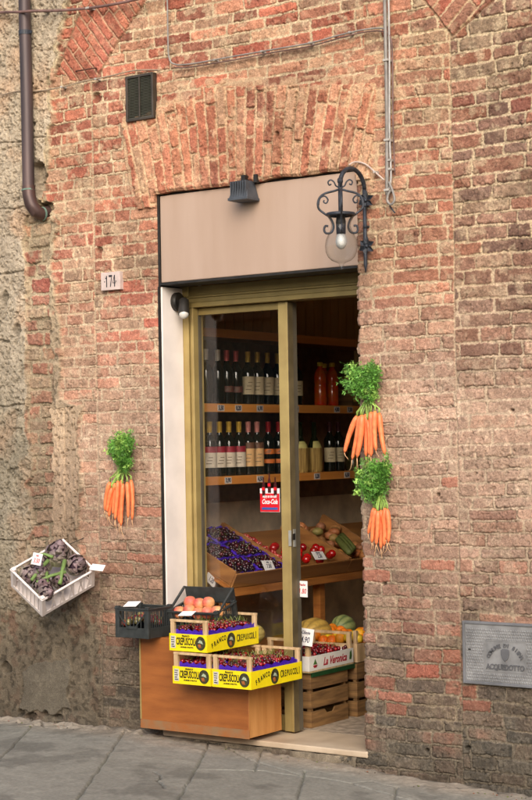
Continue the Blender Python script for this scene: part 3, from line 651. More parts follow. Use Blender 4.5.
gp = [(.066, 215.5), (.058, 218), (.048, 222), (.045, 226), (.05, 230), (.062, 235), (.072, 240), (.076, 246), (.073, 252), (.062, 257), (.045, 260.5), (.022, 262.5), (.010, 264), (.012, 267), (.004, 270), (0, 271)]
MB().lathe([(a, lz(b)) for a, b in gp], Mx, 36).build('globe', glass('globe_glass', .02, (.95, .96, .95), .45), t, smooth=True)
# flex from the arm to the cables
def cable(name, label, pts, r, m, cat='cable', group=None, ysag=None, clips=()):
    o = MB(); P = [on_y(a, b, y) for a, b, y in pts]
    # smooth the polyline
    Q = []
    for i in range(len(P)-1):
        p0 = P[max(i-1, 0)]; p1 = P[i]; p2 = P[i+1]; p3 = P[min(i+2, len(P)-1)]
        for k in range(6):
            tt = k/6; Q.append(.5*((2*p1)+(p2-p0)*tt+(2*p0-5*p1+4*p2-p3)*tt*tt+(3*p1-p0-3*p2+p3)*tt**3))
    Q.append(P[-1]); b0 = sum(P, Vector())/len(P)
    t = thing(name, label, cat, b0, group); o.tube(Q, r, 8).build('sheath', m, t, smooth=True)
    for (a, b, y) in clips:
        c = on_y(a, b, y); MB().box((c.x-r*1.6, y-.008, c.z-.005), (c.x+r*1.6, -.0, c.z+.005)).build('clip', mat('clip_grey', (170, 164, 156), .5), t)
    return t
GREYC = mat('grey_cable', (136, 130, 124), .55, 0, .15, 15)
BRC = mat('dusty_brown_cable', (112, 84, 78), .6, 0, .2, 15)
cable('lamp_cable', 'thin pale cable from the lantern arm to the cable bundle', [(349, 165, -.06), (355, 162, -.03), (365, 164, -.03), (375, 172, -.03), (384, 180, -.035)], .0042, mat('pale_flex', (196, 176, 164), .5), clips=((375, 172, -.03),))
t1 = cable('power_cable', 'thick brownish cable running along the top left of the wall', [(-30, 16, -.05), (0, 12.5, -.05), (20, 12, -.11), (34, 11, -.11), (60, 10.5, -.06), (90, 8, -.05), (120, 3, -.05), (150, -4, -.05), (180, -12, -.05)], .0075, BRC, clips=((45, 11, -.06), (88, 8, -.05)))
cable('phone_wire', 'thin dusty wire crossing the wall below the thick brown cable', [(-30, 98, -.04), (0, 95, -.04), (18, 91, -.04), (38, 91, -.04), (62, 87, -.035), (85, 81, -.035), (110, 76, -.035), (134, 70.5, -.03), (160, 70, -.03)], .0038, mat('dusty_wire', (150, 132, 112), .7), clips=((62, 87, -.035), (96, 79, -.035)))
cable('conduit_wire', 'twin pale grey wire looping from the top over the flat arch', [(167, -12, -.03), (167.5, 10, -.03), (168, 40, -.03), (169, 57, -.03), (174, 64, -.035), (190, 64, -.035), (230, 57, -.035), (270, 50, -.035), (310, 43, -.035), (340, 35, -.035), (362, 30, -.035), (380, 28, -.035), (386, 30, -.035)], .0042, GREYC, clips=((215, 60, -.03), (262, 51.5, -.03), (310, 43, -.03), (350, 32.5, -.03)))
cable('conduit_wire', 'second grey wire lying just under the looping twin wire', [(175, 67.5, -.03), (190, 67, -.03), (230, 60.5, -.03), (270, 53, -.03), (310, 46, -.03), (340, 38, -.03), (362, 32.5, -.03), (380, 31, -.03), (390, 36, -.032), (392.5, 60, -.033), (393, 120, -.033), (395, 175, -.03)], .0036, BRC)
cable('bundle_cable', 'thickest vertical grey cable at left of the bundle beside the lantern', [(384.5, -12, -.035), (386, 60, -.035), (387, 130, -.035), (387, 195, -.035)], .0085, GREYC, group='vertical cables right of the lantern', clips=((386, 60, -.04), (387, 140, -.04), (387, 190, -.04)))
cable('bundle_cable', 'middle vertical grey cable of the bundle beside the lantern', [(388.5, -12, -.03), (389.5, 60, -.032), (389.5, 130, -.032), (391, 175, -.03), (389, 190, -.032)], .005, mat('light_grey_cable', (168, 164, 160), .5), group='vertical cables right of the lantern', clips=((389.5, 160, -.034), (390, 169, -.034)))
cable('bundle_cable', 'short looped grey cable end hanging below the cable bundle', [(389, 182, -.04), (393, 192, -.045), (394.5, 200, -.045), (391, 204.5, -.045), (387.5, 201, -.045), (388, 195, -.045), (391, 190, -.04)], .006, GREYC, group='vertical cables right of the lantern')
cable('wall_hook', 'small rusty hook stuck in the wall under the cable bundle', [(390, 206, -.005), (392, 209, -.03), (395, 213, -.03)], .0035, IRON, cat='hook')
cable('wall_hook', 'small rusty iron staple across the red arch bricks', [(76, 71, .0), (77, 71, -.03), (86, 69.5, -.035), (95, 68, -.03), (95.5, 68, 0)], .004, mat('rust', (84, 52, 40), .8, .2), cat='hook')

# ------------------------------------------------------------------ downpipe
COP = mat('weathered_copper', (94, 76, 74), .5, .3, .25, 7, .0006, 30, rgb2=(58, 52, 54), stretch=(1, 1, .15))
ctr = lambda a, b: on_y(a, b, -.075)
t = thing('downpipe', 'brown copper downpipe bending into the wall at upper left', 'drainpipe', ctr(28, 185))
P = [ctr(24, -25), ctr(25, 30), ctr(27, 110), ctr(28.5, 187)]
m = MB().tube(P, .033, 20); m.build('pipe', COP, t, smooth='auto')
MB().tube([ctr(28.6, 186), ctr(29, 196), on_y(31.5, 205, -.075), on_y(36, 211.5, -.06), on_y(41, 214, -.03), on_y(46, 213, .02), on_y(50, 212, .05)], .0365, 20).build('elbow', mat('dark_copper', (84, 64, 60), .45, .35, .2, 9), t, smooth='auto')
VERD = mat('verdigris', (110, 136, 122), .7, 0, .2, 20)
MB().tube([ctr(28.4, 189.3), ctr(28.5, 190.7)], .0385, 20).build('joint_ring', VERD, t, smooth='auto')
MB().tube([on_y(42.0, 213.8, -.026), on_y(43.2, 213.8, -.018)], .038, 20).build('joint_ring', VERD, t, smooth='auto')
c = ctr(25, 33); MB().tube([c-Vector((0, 0, .012)), c+Vector((0, 0, .012))], .0355, 20).build('bracket', IRON, t)
b = MB().box((c.x-.045, c.y-.004, c.z-.008), (c.x+.05, c.y+.004, c.z+.008)).box((c.x-.005, c.y+.004, c.z-.007), (c.x+.005, .01, c.z+.007)).build('bracket_arm', IRON, t)

# ------------------------------------------------------------------ vent
A_, B_, D_ = on_y(125, 77, -.035), on_y(152.5, 71.5, -.035), on_y(127, 122, -.035)
t = thing('vent_grille', 'dark bronze louvred vent grille at the end of the flat arch', 'vent', ((A_.x+B_.x)/2, 0, D_.z))
x0, x1, z1, z0 = A_.x, B_.x, (A_.z+B_.z)/2, D_.z
VB = mat('vent_bronze', (70, 62, 54), .5, .3, .15, 20); VG = mat('vent_slats', (120, 120, 106), .5, .3, .1, 20)
MB().box((x0+.0145, -.016, z0+.0145), (x1-.0145, -.012, z1-.0145)).build('backing', VB, t)
MB().box((x0, -.035, z0), (x0+.014, .0, z1)).box((x1-.014, -.035, z0), (x1, .0, z1)).box((x0+.014, -.035, z1-.014), (x1-.014, 0, z1)).box((x0+.014, -.035, z0), (x1-.014, 0, z0+.014)).box(((x0+x1)/2-.004, -.036, z0+.014), ((x0+x1)/2+.004, 0, z1-.014)).build('frame', VB, t, bevel=.002)
m = MB(); n = 26
for i in range(n):
    z = z0+.018+(z1-z0-.036)*i/(n-1)
    for xa_, xb_ in ((x0+.0145, (x0+x1)/2-.0045), ((x0+x1)/2+.0045, x1-.0145)):
        m.add([(xa_, -.032, z-.0035), (xb_, -.032, z-.0035), (xb_, -.022, z+.0025), (xa_, -.022, z+.0025)], [(0, 1, 2, 3)])
m.build('louvres', VG, t)

# ------------------------------------------------------------------ number plate
A_, B_, D_ = on_y(101, 273, -.03), on_y(120, 271.5, -.03), on_y(102, 291.5, -.03)
t = thing('house_number', 'lavender grey stone house number plate reading 174', 'house number', ((A_.x+B_.x)/2, -.02, D_.z))
x0, x1, z1, z0 = A_.x, B_.x, A_.z, D_.z+.004
MB().box((x0, -.032, z0), (x1, .0, z1)).build('plate', mat('plate_stone', (196, 178, 170), .6, 0, .06, 30, .0005, 100), t, bevel=.002)
mx, mz = (x0+x1)/2, (z0+z1)/2; h = z1-z0
m = MB()
dg = lambda a, b, c, d: m.box((mx+a*h, -.0335, mz+b*h), (mx+c*h, -.0321, mz+d*h))
dg(-.30, -.33, -.24, .30); dg(-.36, .14, -.31, .20); dg(-.11, .22, .13, .33)
m.bar((mx+.10*h, -.0328, mz+.2*h), (mx+.0*h, -.0328, mz-.33*h), .004, .0014, (0, 1, 0)); 
dg(.28, -.33, .34, .32); dg(.38, -.07, .44, -.01)
m.bar((mx+.29*h, -.0328, mz+.30*h), (mx+.18*h, -.0328, mz-.12*h), .0028, .0014, (0, 1, 0)); m.bar((mx+.18*h, -.0328, mz-.12*h), (mx+.40*h, -.0328, mz-.12*h), .003, .0014, (0, 1, 0))
dg(-.44, -.05, -.385, .01)
m.build('numerals', mat('numeral_black', (34, 34, 40), .6), t)

# ------------------------------------------------------------------ meter hatch
A_ = on_y(462.5, 620.5, -.012); D_ = on_y(464.5, 683, -.012); x0 = A_.x; x1 = x0+.43; z1 = A_.z; z0 = D_.z
t = thing('meter_hatch', 'grey chequered steel water meter hatch set in the wall at right', 'hatch', ((x0+x1)/2, 0, z0))
STL = mat('galvanised_grey', (128, 128, 130), .5, .35, .12, 12, .0004, 60); STL2 = mat('worn_steel', (158, 157, 156), .45, .4, .15, 14)
MB().box((x0, -.018, z0), (x0+.012, .01, z1)).box((x1-.012, -.018, z0), (x1, .01, z1)).box((x0+.012, -.018, z1-.012), (x1-.012, .01, z1)).box((x0+.012, -.018, z0), (x1-.012, .01, z0+.012)).build('frame', STL, t, bevel=.002)
MB().box((x0+.0125, -.012, z0+.0125), (x1-.0125, .008, z1-.0125)).build('door', STL2, t)
m = MB(); ex0, ex1 = x0+.11, x0+.32; ez0, ez1 = z0+.062, z0+.205
nx_ = int((x1-x0-.03)/.0115); nz_ = int((z1-z0-.03)/.0135)
for i in range(nx_):
    for j in range(nz_):
        cx = x0+.02+i*.0115+(j % 2)*.00575; cz = z0+.02+j*.0135
        if ex0-.004 < cx < ex1+.004 and ez0-.004 < cz < ez1+.004: continue
        if cx > x1-.016: continue
        m.add([(cx-.0045, -.012, cz), (cx, -.012, cz-.0065), (cx+.0045, -.012, cz), (cx, -.012, cz+.0065), (cx-.001, -.0165, cz-.001), (cx+.001, -.0165, cz+.001)], [(0, 1, 4), (1, 2, 5, 4), (2, 3, 5), (3, 0, 4, 5)])
m.build('tread_pattern', STL2, t)
cxp, czp = (ex0+ex1)/2, (ez0+ez1)/2
m = MB().box((ex0, -.0145, ez0), (ex1, -.0122, ez0+.004)).box((ex0, -.0145, ez1-.004), (ex1, -.0122, ez1)).box((ex0, -.0145, ez0+.004), (ex0+.004, -.0122, ez1-.004)).box((ex1-.004, -.0145, ez0+.004), (ex1, -.0122, ez1-.004))
m.build('emblem_border', STL2, t)
m = MB(); word = 'COMUNE DI SIENA'
for i, ch in enumerate(word):
    a = math.radians(158-136*i/(len(word)-1)); r = .088
    if ch == ' ': continue
    o = Vector((cxp+math.cos(a)*r, -.014, czp-.032+math.sin(a)*r*.92)); ex = Vector((math.sin(a), 0, -math.cos(a))); m.text(ch, .0235, fr(o, ex, Vector((math.cos(a), 0, math.sin(a)))), ext=.003, bold=.0009)
m.text('ACQUEDOTTO', .034, EYES((cxp, -.014, ez0+.022)), sx=.80, ext=.003, bold=.001)
m.build('lettering', mat('dark_worn_steel', (108, 108, 110), .5, .3, .1, 14), t)
MB().poly([(-.021, .026), (-.011, .031), (.011, .031), (.021, .026), (.021, .004), (.013, -.016), (0, -.027), (-.013, -.016), (-.021, .004)], EYES((cxp, -.0165, czp+.004)), .004).build('shield', MATS['dark_worn_steel'], t, bevel=.0015)
MB().box((x0+.03, -.0175, z0+.155), (x0+.042, -.0155, z0+.16)).build('key_slot', DARK, t)

# ------------------------------------------------------------------ wooden counter
yc = -.11
xcl = on_y(140.5, 680, yc).x; xcr = -.052; zc_b = on_y(247, 739, yc).z; zlow = .362; zhi = on_y(142, 636.5, yc).z+.002; xriser = -.412
t = thing('wooden_counter', 'orange varnished wooden counter under the yellow fruit crates', 'counter', ((xcl+xcr)/2, yc, zc_b))
xst = xriser
M1 = MB(); M1.poly([(0, 0), (xcr-.004-xcl, 0), (xcr-.004-xcl, zlow-zc_b-.004), (xst-xcl, zlow-zc_b-.004), (xst-xcl, zhi-zc_b-.004), (0, zhi-zc_b-.004)], EYES((xcl, yc, zc_b+.004)), .088).build('front', WOODO, t, bevel=.003)
MB().box((xL+.045, -.021, zc_b+.004), (xcr-.004, .17, zlow-.001)).box((xL+.045, -.021, zlow), (xst+.0, .17, zhi-.001)).build('carcass', WOODO, t, bevel=.002)
SIDEW = mat('lighter_side_wood', (206, 146, 84), .5, 0, .15, 3, .0004, 60, rgb2=(176, 116, 58), stretch=(5, 5, .6))  # side panel has a paler wood tone than the front
tag(MB().box((xcr-.003, yc, zc_b+.004), (xcr, .17, zlow)).build('side_panel', SIDEW, t), 'paler side panel')
WORN = mat('scuffed_wood', (140, 106, 72), .8, 0, .25, 12, .0008, 60, rgb2=(158, 92, 40))
tag(MB().box((xcl-.001, yc-.0035, zc_b), (xcr+.001, yc-.0005, zc_b+.045)).build('kick_strip', WORN, t), 'scuffed grey lower edge')
MB().box((xcl-.003, yc-.003, zc_b+.046), (xcl+.006, yc-.0005, zhi)).build('edge_strip', GOLD, t)

# ------------------------------------------------------------------ fruit heaps
def heap(name, label, cat, x0, x1, y0, y1, z, n, r, cols, Mx, stems=0, seed=1, bulge=.02, group=None):
    rng = random.Random(seed); m = MB()
    for i in range(n):
        x = rng.uniform(x0+r, x1-r); y = rng.uniform(y0+r, y1-r)
        u = (x-x0)/(x1-x0)*2-1; v = (y-y0)/(y1-y0)*2-1
        zz = z+bulge*(1-u*u)*(1-v*v)+rng.uniform(-.6, .6)*r
        c = cols[rng.randrange(len(cols))]; k = rng.uniform(.45, 1.15); c = tuple(q*k for q in lin(c))
        rr_ = r*rng.uniform(.85, 1.12); m.ball(Mx @ Vector((x, y, zz)), rr_, 7, 5, c)
        if rng.random() < stems:
            a = rng.uniform(0, 6.28); e = Vector((math.cos(a)*.018, math.sin(a)*.018, rng.uniform(.012, .032))); p = Vector((x, y, zz+r*.7))
            m.tube([Mx @ p, Mx @ (p+e*.5+Vector((0, 0, .005))), Mx @ (p+e)], .0011, 4, lin((120, 130, 52)), cap=False)
    o = m.build(name, FRUITV, smooth=True); return tag(o, label, cat, group, 'stuff')
CH = [(120, 10, 24), (92, 8, 20), (150, 20, 30), (70, 6, 18), (175, 34, 40)]
YEL = mat('yellow_print', (244, 218, 20), .45, 0, .03, 20); PBLK = mat('print_black', (26, 30, 16), .5); PGR = mat('print_grey', (206, 200, 190), .5, 0, .12, 60)
EMB = mat('emblem_olive', (74, 74, 40), .5, 0, .4, 60, rgb2=(40, 34, 30)); EMB2 = mat('emblem_pale', (178, 190, 160), .5, 0, .2, 50); EMB3 = mat('emblem_rust', (166, 96, 48), .5, 0, .2, 50)
LIN = mat('dark_inside', (60, 46, 70), .7)
def emblem(par, Mx, r):
    m = MB(); m.poly([(r*math.cos(k*.349), r*1.12*math.sin(k*.349)) for k in range(18)], Mx @ Matrix.Translation((0, 0, .0012)), .001); e = m.build('emblem', EMB, par, world=True)
    MB().poly([(-.5*r, .1*r), (-.1*r, .55*r), (.35*r, .35*r), (.5*r, -.1*r), (0, .05*r)], Mx @ Matrix.Translation((0, 0, .002)), .0007).build('emblem_detail', EMB2, par)
    MB().poly([(-.55*r, -.2*r), (.0, -.1*r), (.2*r, -.7*r), (-.3*r, -.75*r)], Mx @ Matrix.Translation((0, 0, .002)), .0007).build('emblem_detail', EMB3, par)
def yellow_crate(loc, rz, label, seed):
    W, L, Hh = .235, .44, .158; pw = .024; ph = .088
    Mx = Matrix.Translation(loc) @ Matrix.Rotation(rz, 4, 'Z')
    t = thing('fruit_crate', label, 'crate', M=Mx, group='yellow printed cherry crates')
    B = lambda *a: MB().box(*a)
    B((.004, .004, .004), (W-.004, L-.004, .010)).build('base', WOODL, t, world=False)
    for x in (0.0045, W-pw-.0045):
        for y in (.0045, L-.0045-.016): B((x, y, .0105), (x+pw, y+.016, Hh-.0125)).build('post', WOODL, t, world=False, bevel=.001)
    for y in (.0045, L-.0205): B((.002, y, Hh-.012), (W-.002, y+.017, Hh)).build('top_bar', WOODL, t, world=False, bevel=.001)
    fp = B((0, 0, .002), (W, .004, ph)).build('end_panel', YEL, t, world=False); bp_ = B((0, L-.004, .002), (W, L, ph)).build('end_panel', YEL, t, world=False)
    sp = B((W-.004, .0042, .002), (W, L-.0042, ph)).build('side_panel', YEL, t, world=False); B((0, .0042, .002), (.004, L-.0042, ph)).build('side_panel', YEL, t, world=False)
    # printing
    Mf = Mx @ EYES((0, -.0003, 0)); Ms = Mx @ RIGHTF((W+.0003, 0, 0))
    T = lambda M0, x, z: M0 @ Matrix.Translation((x, z, .0003))
    MB().text('CREPUSCOLI', .050, T(Mf, .104, .049), sx=.42, bold=.0014).text('FRANCO', .013, T(Mf, .104, .077), sx=.9, bold=.0005).text('CILIEGIE E FRUTTA', .009, T(Mf, .110, .022), sx=1.1, bold=.0004).build('lettering', PBLK, fp)
    MB().box((.010, -.0015, .016), (.040, -.0003, .076), Mx).build('printed_box', PGR, fp)
    m = MB()
    for i in range(5): m.box((.014, -.0026, .022+i*.011), (.034-.004*(i % 2), -.0017, .0255+i*.011), Mx)
    m.build('small_print', PBLK, fp)
    emblem(fp, T(Mf, .196, .046), .031)
    m = MB(); wd = 'FRANCO'
    for i, ch in enumerate(wd): m.text(ch, .034, T(Ms, .045+i*.021, .030+.030*math.sin(i/5*1.5)) @ Matrix.Rotation(.30-.06*i, 4, 'Z'), sx=.7, bold=.001)
    for i, ch in enumerate('CREPUSCOLI'): m.text(ch, .038+.012*abs(i-4.5)/4.5, T(Ms, .258+i*.0175, .046), sx=.52, bold=.0012)
    m.build('lettering', PBLK, sp); emblem(sp, T(Ms, .2, .044), .034)
    # purple paper tray inside
    m = MB(); n = 16
    for (a, b) in (((.012, .02), (W-.012, .02)), ((W-.012, .02), (W-.012, L-.02)), ((W-.012, L-.02), (.012, L-.02)), ((.012, L-.02), (.012, .02))):
        for i in range(n):
            p = Vector((a[0]+(b[0]-a[0])*i/n, a[1]+(b[1]-a[1])*i/n, 0)); q = Vector((a[0]+(b[0]-a[0])*(i+1)/n, a[1]+(b[1]-a[1])*(i+1)/n, 0))
            zt1 = .106+.006*math.sin(i*2.1+seed); zt2 = .106+.006*math.sin((i+1)*2.1+seed); m.add([p+Vector((0, 0, .012)), q+Vector((0, 0, .012)), q+Vector((0, 0, zt2)), p+Vector((0, 0, zt1))], [(0, 1, 2, 3)])
    m.build('paper_liner', PURPLE, t, world=False)
    for k in range(1):
        heap('cherries', 'dark red cherries heaped in the '+label.split(' crate')[0]+' crate', 'cherries', .014, W-.014, .024, L-.024, .103, 360, .0105, CH, Mx, .3, seed, .022)
    return t
zlo = zlow+.003
xr1 = .072; y1 = -.262
# lower two crates and the one on top
c1 = yellow_crate((xr1-.235, y1, zlo), 0, 'lower yellow printed cherry crate at right beside the open doorway', 3)
xl1 = xr1-.235-.008-.235
yellow_crate((xl1, y1-.002, zlo), 0, 'lower yellow printed cherry crate at left, underneath the top one', 4)
q = on_y(207, 650, -.25)
yellow_crate((q.x-.235, -.25, zlo+.161), 0, 'topmost yellow printed cherry crate stacked on the left one', 5)
card(187, 613.5, .085, .045, -.2, [('', .02, 0)], 'price_card', 'blank white card lying on the topmost yellow crate', lean=-1.15, tilt=.05)

# ------------------------------------------------------------------ black plastic crates
def ridge(m, a, b, z0, z1, n, th, Mx, solid_low=.3):
    a, b = Vector(a), Vector(b); d = b-a; L = d.length; dn = d/L; nr = Vector((-dn.y, dn.x, 0))*th
    def bx(s0, s1, zz0, zz1):
        p = a+dn*s0; q = a+dn*s1
        v = [p, q, q+nr, p+nr]; V = [Mx @ (w+Vector((0, 0, zz0))) for w in v]+[Mx @ (w+Vector((0, 0, zz1))) for w in v]
        m.add(V, [(0, 3, 2, 1), (4, 5, 6, 7), (0, 1, 5, 4), (1, 2, 6, 5), (2, 3, 7, 6), (3, 0, 4, 7)])
    h = z1-z0
    bx(0, L, z0, z0+h*solid_low); bx(0, L, z1-h*.09, z1)
    for i in range(n+1):
        s = (L-.004)*i/n; bx(s, s+.004, z0+h*solid_low, z1-h*.09)
    for s in (0, L-.018): bx(s, s+.018, z0, z1)
def plastic_crate(name, label, Mx, W, L, Hh, matl, dip=True, slots=9, group=None, low=.35):
    t = thing(name, label, 'crate', M=Mx, group=group); I = Matrix.Identity(4)
    for (a, b, n, nm) in (((0, 0, 0), (W, 0, 0), slots, 'front_side'), ((W, 0, 0), (W, L, 0), slots+3, 'right_side'), ((W, L, 0), (0, L, 0), slots, 'back_side'), ((0, L, 0), (0, 0, 0), slots+3, 'left_side')):
        m = MB(); h_ = Hh
        ridge(m, a, b, 0, h_, n, .004, I, low); m.build(nm, matl, t, world=False)
    for x in (0, W-.022):
        for y in (0, L-.022): MB().box((x-.001, y-.001, -.002), (x+.023, y+.023, Hh+.012)).build('corner_post', matl, t, world=False, bevel=.003)
    m = MB().box((.004, .004, 0), (W-.004, L-.004, .005)); m.build('base', matl, t, world=False)
    m = MB().box((-.004, -.004, Hh-.004), (W+.004, .008, Hh+.004)).box((W-.008, .008, Hh-.004), (W+.004, L-.008, Hh+.004)).box((-.004, L-.008, Hh-.004), (W+.004, L+.004, Hh+.004)).box((-.004, .008, Hh-.004), (.008, L-.008, Hh+.004))
    m.build('rim', matl, t, world=False, bevel=.0015)
    return t
q = on_y(148.5, 635, -.215)
W_ = q.x-on_y(115.5, 633, -.215).x
t = plastic_crate('plastic_crate', 'black plastic crate overhanging the left end of the wooden counter', Matrix.Translation((q.x-W_, -.215, zhi+.003)), W_, .2, .148, BLACK)
qA = Vector((q.x-W_, -.215, zhi+.003))
m = MB()
for s in (1, -1): m.bar((W_/2+s*W_*.42, -.003, .128), (W_/2+s*.03, -.003, .06), .006, .003, (0, 1, 0))
m.box((W_/2-.035, -.004, .045), (W_/2+.035, -.001, .06)); m.build('front_brace', BLACK, t, world=False)
heap('dark_fruit', 'dark mixed fruit filling the left black plastic crate', 'fruit', .01, W_-.01, .01, .19, .07, 70, .016, [(130, 40, 50), (160, 70, 60), (150, 140, 90), (120, 110, 70)], Matrix.Translation(qA), 0, 8, .03)
card(132, 604, .085, .05, -.15, [('', .02, 0)], 'price_card', 'blank pinkish white card lying on the left black crate', lean=-1.1, tilt=.05)
# peach crate, tipped towards the street
q = on_y(172, 618, -.03)
Mx = Matrix.Translation((q.x-.005, -.035, zhi+.03)) @ Matrix.Rotation(math.radians(4), 4, 'Z') @ Matrix.Rotation(math.radians(14), 4, 'X')
t = plastic_crate('plastic_crate', 'black plastic crate of peaches tipped forward behind the yellow crates', Mx, .30, .19, .10, BLACK, low=.3)
m = MB()
for x in (-.002, .298): m.bar((x, .02, .10), (x, .185, .175), .008, .012, (1, 0, 0))
m.box((0, .183, .10), (.30, .19, .175)); m.build('raised_back', BLACK, t, world=False)
PV = [(226, 120, 84), (206, 74, 66), (232, 150, 96), (214, 98, 78)]
pk = ['leftmost', 'second', 'third', 'fourth', 'fifth', 'rightmost']
for i in range(8):
    row = i//5; k = i % 5
    c = Mx @ Vector((.04+k*.057+row*.03+random.uniform(-.004, .004), .045+row*.065, .088+row*.022+random.uniform(-.008, .008)))
    m = MB(); rr0 = .034
    vs0 = len(m.v)
    m.ball(c, rr0, 14, 10, None, Matrix.Rotation(random.uniform(0, 6), 3, 'Z'), lambda t_, p_: 1-.10*math.exp(-(min(t_, 6.283-t_)/.35)**2)*math.sin(p_)-.12*math.exp(-(p_/.35)**2))
    ca, cb = Vector(lin((236, 170, 110))), Vector(lin((206, 80, 78)))
    dirr = Vector((random.uniform(-1, 1), -1, random.uniform(0, 1))).normalized()
    m.c = [tuple(ca.lerp(cb, max(0, min(1, .15+.75*((v-c).normalized().dot(dirr))+random.uniform(-.1, .1))))) for v in m.v]
    tag(m.build('peach', VEGV, smooth=True), f'{"front" if row == 0 else "back"} row peach, {pk[k] if row == 0 or k < 2 else "rightmost"} {"of five" if row == 0 else "of three"} in the tipped black crate', 'peach', 'peaches in the black crate')

# ------------------------------------------------------------------ artichoke crate on the wall
AM = Euler((0, 0, 0)).to_matrix()
p9 = [-1.217, -.24, .915, 1.548, .598, -.516, .348, .272, .142]
Rz = Matrix.Rotation(p9[3], 3, 'Z'); Rx = Matrix.Rotation(p9[4], 3, 'X'); Ry = Matrix.Rotation(p9[5], 3, 'Y')
R3 = Rz @ Rx @ Ry
Mx = R3.to_4x4(); Mx.translation = Vector(p9[:3]); Mo = Mx @ Matrix.Translation((-.348/2, -.272/2, -.142+.0))
WPL = mat('white_crate_plastic', (228, 216, 210), .5, 0, .05, 10)
t = plastic_crate('plastic_crate', 'white plastic crate of artichokes hung tilted on the left of the wall', Mo, .348, .272, .128, WPL, slots=5, low=.16)
m = MB()
for k in range(10):
    x = .03+k*.03; m.bar((x, .002, .022), (x+.022*(1 if k % 2 else -1), .002, .115), .007, .003, (0, 1, 0))
m.build('lattice', WPL, t, world=False)
m = MB().tube([Mo @ Vector((.31, .24, .12)), Vector((-1.21, -.0, 1.06))], .002, 6); m.build('hanging_wire', DARK, t)
def artichoke(c, ax, r, seed):
    rng = random.Random(seed); ax = Vector(ax).normalized(); u = ax.orthogonal().normalized(); w = ax.cross(u); m = MB()
    core = fr(c, u, w); m.ball(c, (r*.75, r*.75, r*.95), 10, 7, lin((70, 52, 66)), core)
    rows = 8
    for i in range(rows):
        f = i/(rows-1); h = -r*.75+f*r*1.55; rad = r*(.55+.5*math.sin(math.pi*min(1, f*.9+.18)))*(1 if f < .6 else 1-(f-.6)*1.3); nb = max(4, int(9-4*f))
        for k in range(nb):
            a = 2*math.pi*(k+.5*(i % 2))/nb+rng.uniform(-.1, .1); e = u*math.cos(a)+w*math.sin(a); s = -u*math.sin(a)+w*math.cos(a)
            b = Vector(c)+ax*h+e*rad*.88; L = r*.75; Wd = r*.42
            tip = b+ax*L+e*(.04*r-f*.25*r)+e*r*.05; mid = b+ax*L*.5+e*r*.16
            g = rng.uniform(.9, 1.75); cb = Vector(lin((134, 142, 96))).lerp(Vector(lin((98, 78, 84))), min(1, .35+f*.7+rng.uniform(-.2, .2)))*g; ct = Vector(lin((112, 92, 94)))*g
            base = len(m.v); m.add([b-s*Wd*.6, b+s*Wd*.6, mid+s*Wd*.75-e*r*.07, mid+e*r*.02, mid-s*Wd*.75-e*r*.07, tip], [(0, 1, 3), (0, 3, 4), (1, 2, 3), (3, 2, 5), (4, 3, 5)])
            m.c += [tuple(cb)]*2+[tuple((cb+ct)*.5)]*3+[tuple(ct)]
    return m
spots = [(p, a, r*1.1) for p, a, r in [((.06, .20, .10), (.3, -.5, .5), .045), ((.07, .09, .10), (-.2, -.3, .8), .047), ((.16, .21, .10), (-.4, .2, .6), .047), ((.25, .20, .125), (.3, .1, .8), .058), ((.29, .09, .11), (.2, -.4, .7), .05), ((.05, .04, .11), (.1, -.6, .5), .04), ((.17, .06, .10), (-.5, -.2, .7), .042), ((.10, .15, .12), (.2, .3, .7), .042)]]
nm = ['at the back left corner', 'at the front left', 'at the middle of the back', 'the largest, at the top right', 'at the right front corner', 'lowest, at the nearest corner', 'in the front middle under a stem', 'in the centre between the stems']
for i, (p, a, r) in enumerate(spots):
    c = Mo @ (Vector(p)+Vector((0, 0, .012))); ax = Mo.to_3x3() @ Vector(a); m = artichoke(c, ax, r, i+3)
    tag(m.build('artichoke', VEGV, smooth=False), 'purple green artichoke in the white wall crate, '+nm[i], 'artichoke', 'artichokes in the white crate')
STEM = vmat('artichoke_stem', .6, .0005, 200, .15, 30, .4)
for i, (a, b, r) in enumerate((((.03, .13, .15), (.17, .17, .175), .010), ((.13, .02, .15), (.24, .12, .17), .011), ((.04, .10, .155), (.20, .06, .16), .009), ((.16, .25, .16), (.2, .17, .18), .008), ((.08, .06, .14), (.12, .12, .16), .009))):
    A1, B1 = Mo @ Vector(a), Mo @ Vector(b); mid = (A1+B1)/2+Vector((0, 0, .008)); m = MB().tube([A1, mid, B1], [r, r*.9, r*1.15], 8, lin((116, 142, 78)))
    tag(m.build('cut_stalk', STEM, smooth=True), 'cut green stalk lying on the artichokes, '+['longest, pointing right', 'second from the right, pointing up', 'middle one, lying level', 'at the top of the crate', 'short one at the bottom'][i], 'stalk', 'cut green stalks')
card(37, 559, .066, .062, -.39, [('3.50', .032, -.01), ('cad.', .016, .018)], 'price_card', 'white price card with red writing on the left rim of the artichoke crate', REDINK, lean=-.2, tilt=-.12)
card(97.5, 567.5, .075, .045, -.1, [('', .02, 0)], 'price_card', 'pale pink blank card on the right rim of the artichoke crate', lean=-.9, tilt=-.1, yaw=.3)

